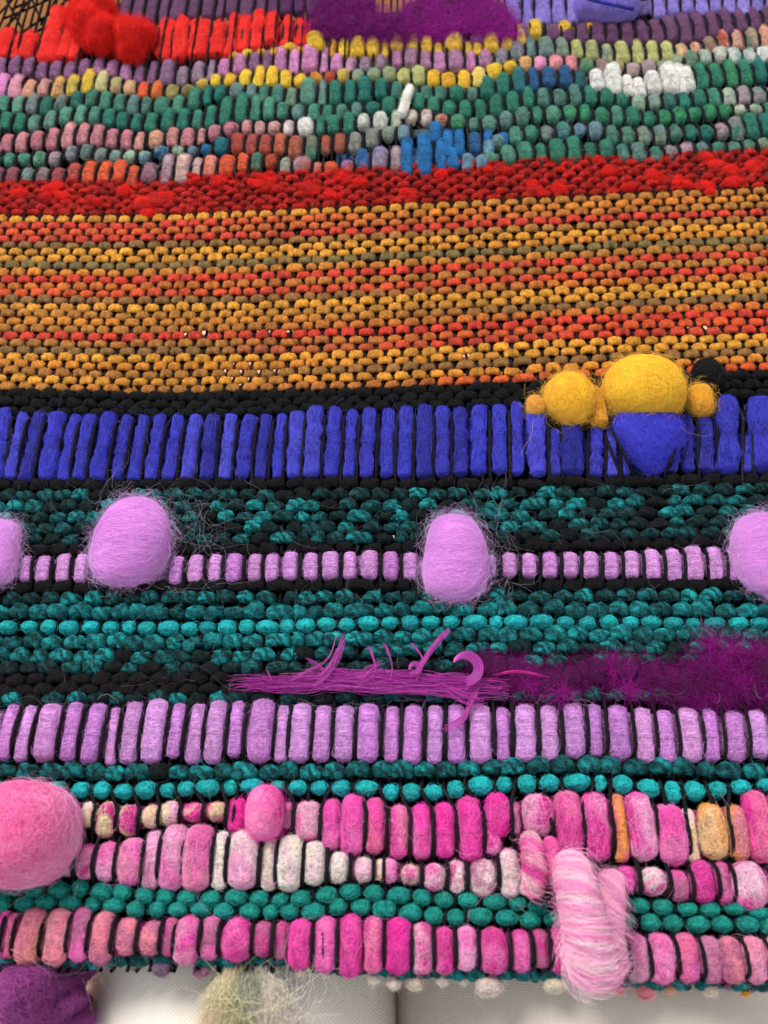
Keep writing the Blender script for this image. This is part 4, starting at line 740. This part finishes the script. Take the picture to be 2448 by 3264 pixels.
# ---- magenta filament strand and purple feather fluff
mg = lin('a0148c'); mgl = lin('c23ab0'); mgd = lin('5c0a50')
fe = empty('magenta_feather_strand', W(1500, 2170, 0.003), TOP, 'magenta filament and feather strand running right above the tall lilac loops')
def filaments(pxs, n, spread, c, z=0.004, r=0.00007, bunch=True):
    fz = []
    base = [W(x, y, z) for x, y in pxs]
    for k in range(n):
        o = np.array([R.uniform(-1, 1) * 0.3, R.uniform(-1, 1), R.uniform(-0.4, 0.6)]) * spread
        P = smooth([b + o * (0.6 + 0.4 * R.random()) + np.array([R.uniform(-1, 1), R.uniform(-1, 1), R.uniform(-1, 1)]) * spread * 0.25 for b in base], 8)
        a = R.uniform(0, 0.25); b = R.uniform(0.75, 1.0); m = len(P); fz.append(P[int(a * m):max(int(b * m), int(a * m) + 4)])
    Vs, Fs, Cs, of = [], [], [], 0
    for P in fz:
        V, F = tube(P, r * R.uniform(0.7, 1.2), 4); Vs.append(V); Fs.append(F + of); of += len(V); Cs.append(np.tile(jit(c, R, 0.25), (len(V), 1)))
    return np.vstack(Vs), np.vstack(Fs), np.vstack(Cs)
def E2(x, y): return (x / K, 1880 + y / K)
def F2(x, y): return (1224 + x / K, 1880 + y / K)
main = [E2(985, 410), E2(1100, 405), E2(1200, 412), E2(1330, 400), E2(1450, 392), E2(1560, 400), F2(0, 400), F2(150, 410), F2(280, 415), F2(420, 420), F2(560, 430)]
V, F, C = filaments(main, 120, 0.0030, mg); mesh_obj('filament_bundle', V, F, np.clip(C, 0, 1), M_SHINY, fe, kind='stuff')
V, F, C = filaments(main[2:], 120, 0.0042, mgl * 0.8); mesh_obj('filament_bundle', V, F, np.clip(C, 0, 1), M_SHINY, fe, kind='stuff')
for pts, n, sp in (([E2(1230, 400), E2(1330, 350), E2(1420, 290), E2(1465, 150)], 10, 0.0006), ([E2(1370, 400), E2(1420, 350), E2(1460, 280), E2(1490, 200)], 40, 0.0020), ([E2(1420, 380), E2(1380, 330), E2(1310, 290)], 8, 0.0008),
                   ([E2(1560, 400), E2(1620, 350), E2(1600, 260), E2(1575, 255)], 8, 0.0008), ([E2(1540, 410), E2(1600, 360), E2(1655, 340)], 30, 0.0025), ([F2(20, 400), F2(35, 340), F2(10, 250), F2(-20, 240)], 10, 0.0007),
                   ([F2(140, 380), F2(170, 310), F2(230, 230), F2(290, 165)], 36, 0.0013), ([F2(160, 380), F2(165, 300), F2(135, 250), F2(115, 230)], 10, 0.0006), ([E2(1180, 400), E2(1165, 370), E2(1145, 330)], 4, 0.0003),
                   ([F2(420, 410), F2(380, 480), F2(340, 560), F2(250, 610)], 26, 0.0016), ([F2(250, 420), F2(350, 470), F2(450, 490)], 24, 0.0025)):
    V, F, C = filaments(pts, n, sp, mgl * 0.85, z=0.006); mesh_obj('filament_tuft', V, F, np.clip(C, 0, 1), M_SHINY, fe, kind='stuff')
# hook of parallel filaments and the small spiral
def arc(cx, cy, r0, r1, a0, a1, n, z, taper=True):
    Vs, Fs, Cs, of = [], [], [], 0
    for k in range(n):
        u = k / (n - 1); A = np.linspace(a0, a1 - (0.5 * abs(u - 0.5) if taper else 0), 26)
        t = (A - A[0]) / (A[-1] - A[0]); rr = (r0 + (r1 - r0) * u) * 1.0 ; rr = rr + (0.5 * (r0 + r1) - rr) * np.clip(t - 0.7, 0, 1) * 2.2
        P = np.array([W(*F2(cx + q * math.cos(b), cy - q * math.sin(b)), z + 0.0006 * math.sin(u * 3) + (0.0001 if k % 2 else 0)) for q, b in zip(rr, A)])
        V, F = tube(P, 0.00012 if k % 2 else 0.00016, 5); Vs.append(V); Fs.append(F + of); of += len(V); Cs.append(np.tile(jit(mgl * (1.15 if k % 2 else 0.35), R, 0.12), (len(V), 1)))  # every other filament coloured darker, as the shaded grooves between them
    return np.vstack(Vs), np.vstack(Fs), np.vstack(Cs)
V, F, C = arc(352, 340, 36, 78, -1.5, 2.7, 11, 0.008); mesh_obj('filament_hook', V, F, np.clip(C, 0, 1), M_SHINY, fe, label='crescent hook of parallel magenta filaments')
V, F, C = arc(132, 340, 8, 30, -2.5, 3.4, 6, 0.007, False); mesh_obj('filament_spiral', V, F, np.clip(C, 0, 1), M_SHINY, fe, label='small curled spiral of magenta filaments')
fp = Fuzz(); spine = []
def fluff(x, y, wx, wy, n, c, z=0.004, ln=0.010, lift=0.006, fz=fp, parent=fe, body=True, bc=None, r=0.000026, up=0.0):
    n = int(n * 1.8)
    B = Blob(W(x, y, z * 0.4), np.array([1., 0, 0]), np.array([0, 1., 0]), wx * mpp(y), wy * mpp(y), 0.0042, 2.0, 0, 0, 0.25, 2.4, seed())
    if body:
        V, q, F = B.mesh(12, 16); mesh_obj('feather_clump', V, F, np.tile(mgd * 1.0 if bc is None else bc, (len(V), 1)), M_SOFT, parent)
    # straight-ish radiating barbs
    cen = W(x, y, z); d = NR.normal(size=(n, 3)); d[:, 2] = np.abs(d[:, 2]) * 0.7; d[:, 1] += up; d /= np.linalg.norm(d, axis=1)[:, None]
    st = cen + NR.normal(size=(n, 3)) * np.array([wx, wy * 0.7, 0]) * mpp(y) * 0.5 + np.array([0, 0, -0.001])
    L = ln * NR.uniform(0.4, 1.2, n); q = []; p = st.copy(); dd = d.copy()
    for t in range(6):
        q.append(p.copy()); dd += NR.normal(size=(n, 3)) * 0.30; dd /= np.linalg.norm(dd, axis=1)[:, None]; p = p + dd * (L / 5)[:, None] * np.array([1, 1, 0.55])
    fz.add(np.stack(q, 1), np.clip(c * NR.uniform(0.6, 1.5, (n, 1)), 0, 1), r)
for x in range(430, 1760, 62):
    y = 375 + 25 * math.sin(x * 0.011); xx, yy = F2(x, y); dense = 1.0 if x < 1300 else 2.0
    fluff(xx, yy, 44, 48 if x < 1300 else 66, int(520 * dense), (mg * 0.5 if R.random() < 0.5 else mgd * 1.1), ln=0.0085 if x < 1300 else 0.012, z=0.0025)
for x, y in ((990, 340), (1060, 430), (770, 450), (620, 400), (1440, 330), (1540, 400), (1620, 300), (1500, 260), (1420, 230)):
    xx, yy = F2(x, y); fluff(xx, yy, 24, 30, 70, mg * 0.75, ln=0.009, z=0.006, body=False, up=0.3)
V, F, C = filaments([F2(470, 368), F2(560, 352), F2(650, 362), F2(720, 385)], 9, 0.0006, lin('e0249a'), z=0.007); mesh_obj('filament_tuft', V, F, np.clip(C, 0, 1), M_SHINY, fe, kind='stuff')
fp.build('feather_barbs', fe)
# fluff wisps up at the right edge
# magenta eyelash fluff at the top
fm = empty('magenta_eyelash_fluff', W(1300, 70, 0.003), TOP, 'out of focus magenta eyelash yarn fluff at the top centre')
fz2 = Fuzz(); mt = lin('8c1a80')
for x, y, s in ((1400, 110, 50), (1470, 70, 60), (1500, 120, 60), (1580, 80, 70), (1620, 130, 60), (1690, 110, 60), (1730, 150, 50), (1800, 60, 70), (1830, 110, 70), (1900, 60, 80), (1930, 130, 60), (2000, 90, 70), (2060, 60, 80), (2100, 110, 70), (2150, 70, 60), (2170, 130, 40), (1840, 30, 60), (1980, 20, 70), (2080, 10, 60), (1560, 30, 60), (1440, 20, 50)):
    fluff(x / K, y / K, s / K * 0.9, s / K * 0.85, 330, mt * (1.15 if x > 1760 else 0.7), fz=fz2, parent=fm, ln=0.013, z=0.0045, bc=mt * 0.45, r=0.00004)
fz2.build('eyelash_fibres', fm)

# ------------------------------------------------------------------ warp threads
wt = []
edges = []
prep = []
for xs, ys, par, zt, zb in ROWS:
    Pp = np.array([W(a, b)[:2] for a, b in zip(xs, ys)]); o = np.argsort(Pp[:, 0]); prep.append((Pp[o, 0], Pp[o, 1], par, zt, zb))
vtop = W(0, -60)[1]; vbot = W(0, 3096)[1]
wc = lin('1d1b20')
SEG_END = {}
for k in range(NW):
    pts = []
    for X, Vv, par, zt, zb in prep:
        x = PAIR[k]
        if x < X[0] - 0.004 or x > X[-1] + 0.004: continue
        v = float(np.interp(x, X, Vv)); pts.append((v, zt if k % 2 == par else zb))
    pts.sort(reverse=True)
    # drop near-duplicates
    q = [(vtop, 0.0046 + R.uniform(-.0004, .0004))]
    for v, z in pts:
        if v > vtop - 0.012: continue
        if q and q[-1][0] - v < 0.0016: continue
        q.append((v, z))
    q.append((vbot, -0.001))
    Q = np.array([[warp_x(k, v), v, z] for v, z in q])
    if abs(Q[:, 0]).min() > 0.205: continue
    vis = [abs(W(0, 0)[0] - 0) * 1.05]
    P = smooth(Q, 4)
    # keep what the picture can see
    half = 0.1095 + (P[:, 1] - W(0, 3264)[1]) / (W(0, 0)[1] - W(0, 3264)[1]) * (0.19945 - 0.1095) + 0.006
    m = np.abs(P[:, 0]) < half
    if m.sum() < 6: continue
    i0, i1 = np.where(m)[0][[0, -1]]
    V, F = tube(P[i0:i1 + 1], 0.00068 * R.uniform(0.9, 1.1), 7, 0.004, 0.18)
    mesh_obj('warp_thread', V, F, np.tile(wc * R.uniform(0.8, 1.25), (len(V), 1)), M_FLAT, TOP)
def DD(x, y, z): return W(1224 + x / K, 1120 + y / K, z)
for pts in ([DD(975, 318, 0.003), DD(1008, 385, 0.0068), DD(1045, 460, 0.0078), DD(1082, 540, 0.0022)], [DD(1290, 330, 0.003), DD(1268, 400, 0.0062), DD(1240, 470, 0.0070), DD(1212, 535, 0.0022)], [DD(948, 345, 0.002), DD(985, 440, 0.0040), DD(1020, 535, 0.0015)]):
    V, F = tube(smooth(pts, 8), 0.00066, 7, 0.004, 0.18); mesh_obj('warp_thread', V, F, np.tile(wc, (len(V), 1)), M_FLAT, TOP)
# slack threads crossing each other at the top left
for x0, x1, y0, y1 in ((-20, 120, 125, -30), (10, 210, 60, -30), (60, 240, 110, -20), (110, 330, 105, -30), (-20, 60, 60, -30), (150, 90, 110, -30), (190, 280, 100, -30), (-10, 40, 105, -30), (35, 150, 30, -30), (80, 20, 110, 0), (215, 310, 80, -30), (130, 190, 80, -30)):
    a = W(x0 * 1.0, y0, 0.001); b = W(x1 * 1.0, y1, 0.006)
    P = smooth([a, a * 0.5 + b * 0.5 + np.array([0, 0, -0.0006]), b], 6); V, F = tube(P, 0.00062, 7, 0.004, 0.18)
    mesh_obj('warp_thread', V, F, np.tile(wc, (len(V), 1)), M_FLAT, TOP)

# ------------------------------------------------------------------ dark sheet added behind the cloth, standing for the shade in its gaps
def back(xl, ytp, ybt, holes=(), nx=60, ny=40):
    P = []; cen = []
    for j in range(ny):
        for i in range(nx):
            u = i / (nx - 1); v = j / (ny - 1); x = -120 + u * 2690
            yt = np.interp(x, xl, ytp); yb = np.interp(x, xl, ybt)
            p = W(x, yt + (yb - yt) * v, -0.0048); p[2] += 0.0004 * math.sin(i * 1.7) * math.sin(j * 2.1); P.append(p); cen.append((x, yt + (yb - yt) * v))
    P = np.array(P); F = grid_faces(ny, nx, False); n = len(P); cen = np.array(cen)
    if holes:
        fc = cen[F].mean(1); keep = np.ones(len(F), bool)
        for hx, hy, ha, hb in holes: keep &= ~(((fc[:, 0] - hx) / ha) ** 2 + ((fc[:, 1] - hy) / hb) ** 2 < 1)
        F = F[keep]
    P2 = P - np.array([0, 0, 0.0012]); V = np.vstack([P, P2]); F = np.vstack([F[:, ::-1], F + n])
    mesh_obj('dark_backing', V, F, np.tile(COL['black'] * 0.7, (len(V), 1)), M_FLAT, TOP)
back([-100, 250, 500, 700, 1000, 1224, 2600], [112, 150, 130, 80, 60, 40, -60], [1250, 1262, 1262, 1262, 1252, 1244, 1186],
     [(790, 1190, 110, 42), (620, 1060, 60, 12), (870, 1052, 60, 12), (1480, 1135, 40, 12), (2250, 1040, 60, 12), (600, 630, 22, 14), (1820, 590, 18, 8), (460, 620, 12, 8)], 200, 110)
back([-100, 600, 1224, 2600], [1240, 1256, 1238, 1180], [3048, 3056, 3090, 3110],
     [(1300, 1712, 600, 7), (1700, 1716, 240, 9), (700, 1600, 300, 6), (1330, 1672, 60, 8)], 120, 260)

# ------------------------------------------------------------------ what lies under the cloth
def fabric(name, base, scale, rotz):
    m = bpy.data.materials.new(name); nt, N, L, P = nodes(m)
    tc = N.new('ShaderNodeTexCoord'); mp = N.new('ShaderNodeMapping'); mp.inputs['Rotation'].default_value = (0, 0, rotz); L.new(tc.outputs['Object'], mp.inputs[0])
    wv = N.new('ShaderNodeTexWave'); wv.inputs['Scale'].default_value = scale; wv.inputs['Distortion'].default_value = 1.5; wv.inputs['Detail'].default_value = 2; wv.inputs['Detail Scale'].default_value = 3; L.new(mp.outputs[0], wv.inputs[0])
    wv2 = N.new('ShaderNodeTexWave'); wv2.bands_direction = 'Y'; wv2.inputs['Scale'].default_value = scale * 1.15; wv2.inputs['Distortion'].default_value = 1.5; L.new(mp.outputs[0], wv2.inputs[0])
    n = N.new('ShaderNodeTexNoise'); n.inputs['Scale'].default_value = 900; n.inputs['Detail'].default_value = 3; L.new(tc.outputs['Object'], n.inputs['Vector'])
    a = N.new('ShaderNodeMath'); a.operation = 'MULTIPLY_ADD'; a.inputs[1].default_value = 0.6; L.new(wv2.outputs['Fac'], a.inputs[0]); L.new(wv.outputs['Fac'], a.inputs[2])
    b = N.new('ShaderNodeMath'); b.operation = 'ADD'; L.new(a.outputs[0], b.inputs[0]); L.new(n.outputs[0], b.inputs[1])
    mr = N.new('ShaderNodeMapRange'); mr.inputs[1].default_value = 0.4; mr.inputs[2].default_value = 2.2; mr.inputs[3].default_value = 0.86; mr.inputs[4].default_value = 1.03; L.new(b.outputs[0], mr.inputs[0])
    vm = N.new('ShaderNodeVectorMath'); vm.operation = 'SCALE'; vm.inputs[0].default_value = tuple(lin(base)); L.new(mr.outputs[0], vm.inputs['Scale']); L.new(vm.outputs[0], P.inputs['Base Color'])
    bp = N.new('ShaderNodeBump'); bp.inputs['Strength'].default_value = 0.4; bp.inputs['Distance'].default_value = 0.0003; L.new(b.outputs[0], bp.inputs['Height']); L.new(bp.outputs[0], P.inputs['Normal'])
    P.inputs['Roughness'].default_value = 0.9; P.inputs['Specular IOR Level'].default_value = 0.15; P.inputs['Sheen Weight'].default_value = 0.15
    return m
person = empty('person', (0.0, -0.3, -0.45), None, 'seated person in pale grey beige trousers, thighs under the bottom edge of the weaving', 'person')
M_TR = fabric('twill_trousers', 'efe7da', 330, rad(35)); M_TR2 = fabric('twill_trousers_right', 'd2c8ba', 350, rad(4))  # one pair of trousers: left paler, right greyer, light put into the colour
def thigh(x0, x1, m, sd, lb):
    n, s = 50, 48; y = np.linspace(-0.42, 0.10, n); P = []
    for i, yy in enumerate(y):
        t = (yy + 0.42) / 0.52
        hw = (x1 - x0) / 2 * (1.12 - 0.12 * t) * (1 if t < 0.85 else math.sqrt(max(0.02, 1 - ((t - 0.85) / 0.15) ** 2)))
        hz = 0.062 * (1.1 - 0.1 * t) * (1 if t < 0.85 else math.sqrt(max(0.02, 1 - ((t - 0.85) / 0.15) ** 2)))
        for j in range(s):
            a = 2 * math.pi * j / s; ca, sa = math.cos(a), math.sin(a)
            e = 2.4; k = (abs(ca) ** e + abs(sa) ** e) ** (-1 / e)
            P.append([(x0 + x1) / 2 + hw * ca * k, yy, -0.016 - 0.062 + hz * sa * k])
    P = np.array(P); P[:, 2] += 0.0030 * snoise(P * np.array([1, 0.5, 1]), 90, sd, 2); P[:, 0] += 0.001 * snoise(P, 60, sd + 1, 1)
    return mesh_obj('trouser_leg', P, grid_faces(n, s), None, m, person, label=lb)
thigh(-0.1005, 0.0022, M_TR, 61, 'left of the two pale trouser legs, sunlit at its outer side'.replace('sunlit', 'brighter'))
thigh(0.0065, 0.140, M_TR2, 62, 'right of the two pale trouser legs')

def woodmat(name, a, b, sc):
    m = bpy.data.materials.new(name); nt, N, L, P = nodes(m)
    tc = N.new('ShaderNodeTexCoord'); mp = N.new('ShaderNodeMapping'); mp.inputs['Scale'].default_value = (0.12, 1, 1); L.new(tc.outputs['Object'], mp.inputs[0])
    n = N.new('ShaderNodeTexNoise'); n.inputs['Scale'].default_value = sc; n.inputs['Detail'].default_value = 6; n.inputs['Distortion'].default_value = 0.6; L.new(mp.outputs[0], n.inputs['Vector'])
    cr = N.new('ShaderNodeValToRGB'); cr.color_ramp.elements[0].position = 0.3; cr.color_ramp.elements[1].position = 0.7
    cr.color_ramp.elements[0].color = (*lin(a), 1); cr.color_ramp.elements[1].color = (*lin(b), 1); L.new(n.outputs[0], cr.inputs[0]); L.new(cr.outputs[0], P.inputs['Base Color'])
    P.inputs['Roughness'].default_value = 0.8; P.inputs['Specular IOR Level'].default_value = 0.08; return m
def box(name, lo, hi, m, parent=None, label=None, kind=None, bev=0.002):
    import bmesh
    bm = bmesh.new(); bmesh.ops.create_cube(bm, size=1)
    lo, hi = np.array(lo), np.array(hi)
    for v in bm.verts: v.co = [v.co[i] * (hi - lo)[i] for i in range(3)]
    if bev: bmesh.ops.bevel(bm, geom=bm.edges[:], offset=bev, segments=2, affect='EDGES')
    me = bpy.data.meshes.new(name); bm.to_mesh(me); bm.free(); me.materials.append(m)
    o = bpy.data.objects.new(name, me); o.location = (lo + hi) / 2; fin(o, parent, label, kind); return o
tb = box('wooden_board', (-0.34, 0.20, -0.045), (0.34, 0.42, -0.024), woodmat('brown_wood', '6a4220', '8f6032', 26), label='warm brown wooden board seen behind the bare black warp at the top left')
tb['category'] = 'board'
box('floor', (-2, -2, -0.5), (2, 2, -0.47), woodmat('pale_floor', 'd9a98a', 'edc7a8', 9), kind='structure', bev=0)
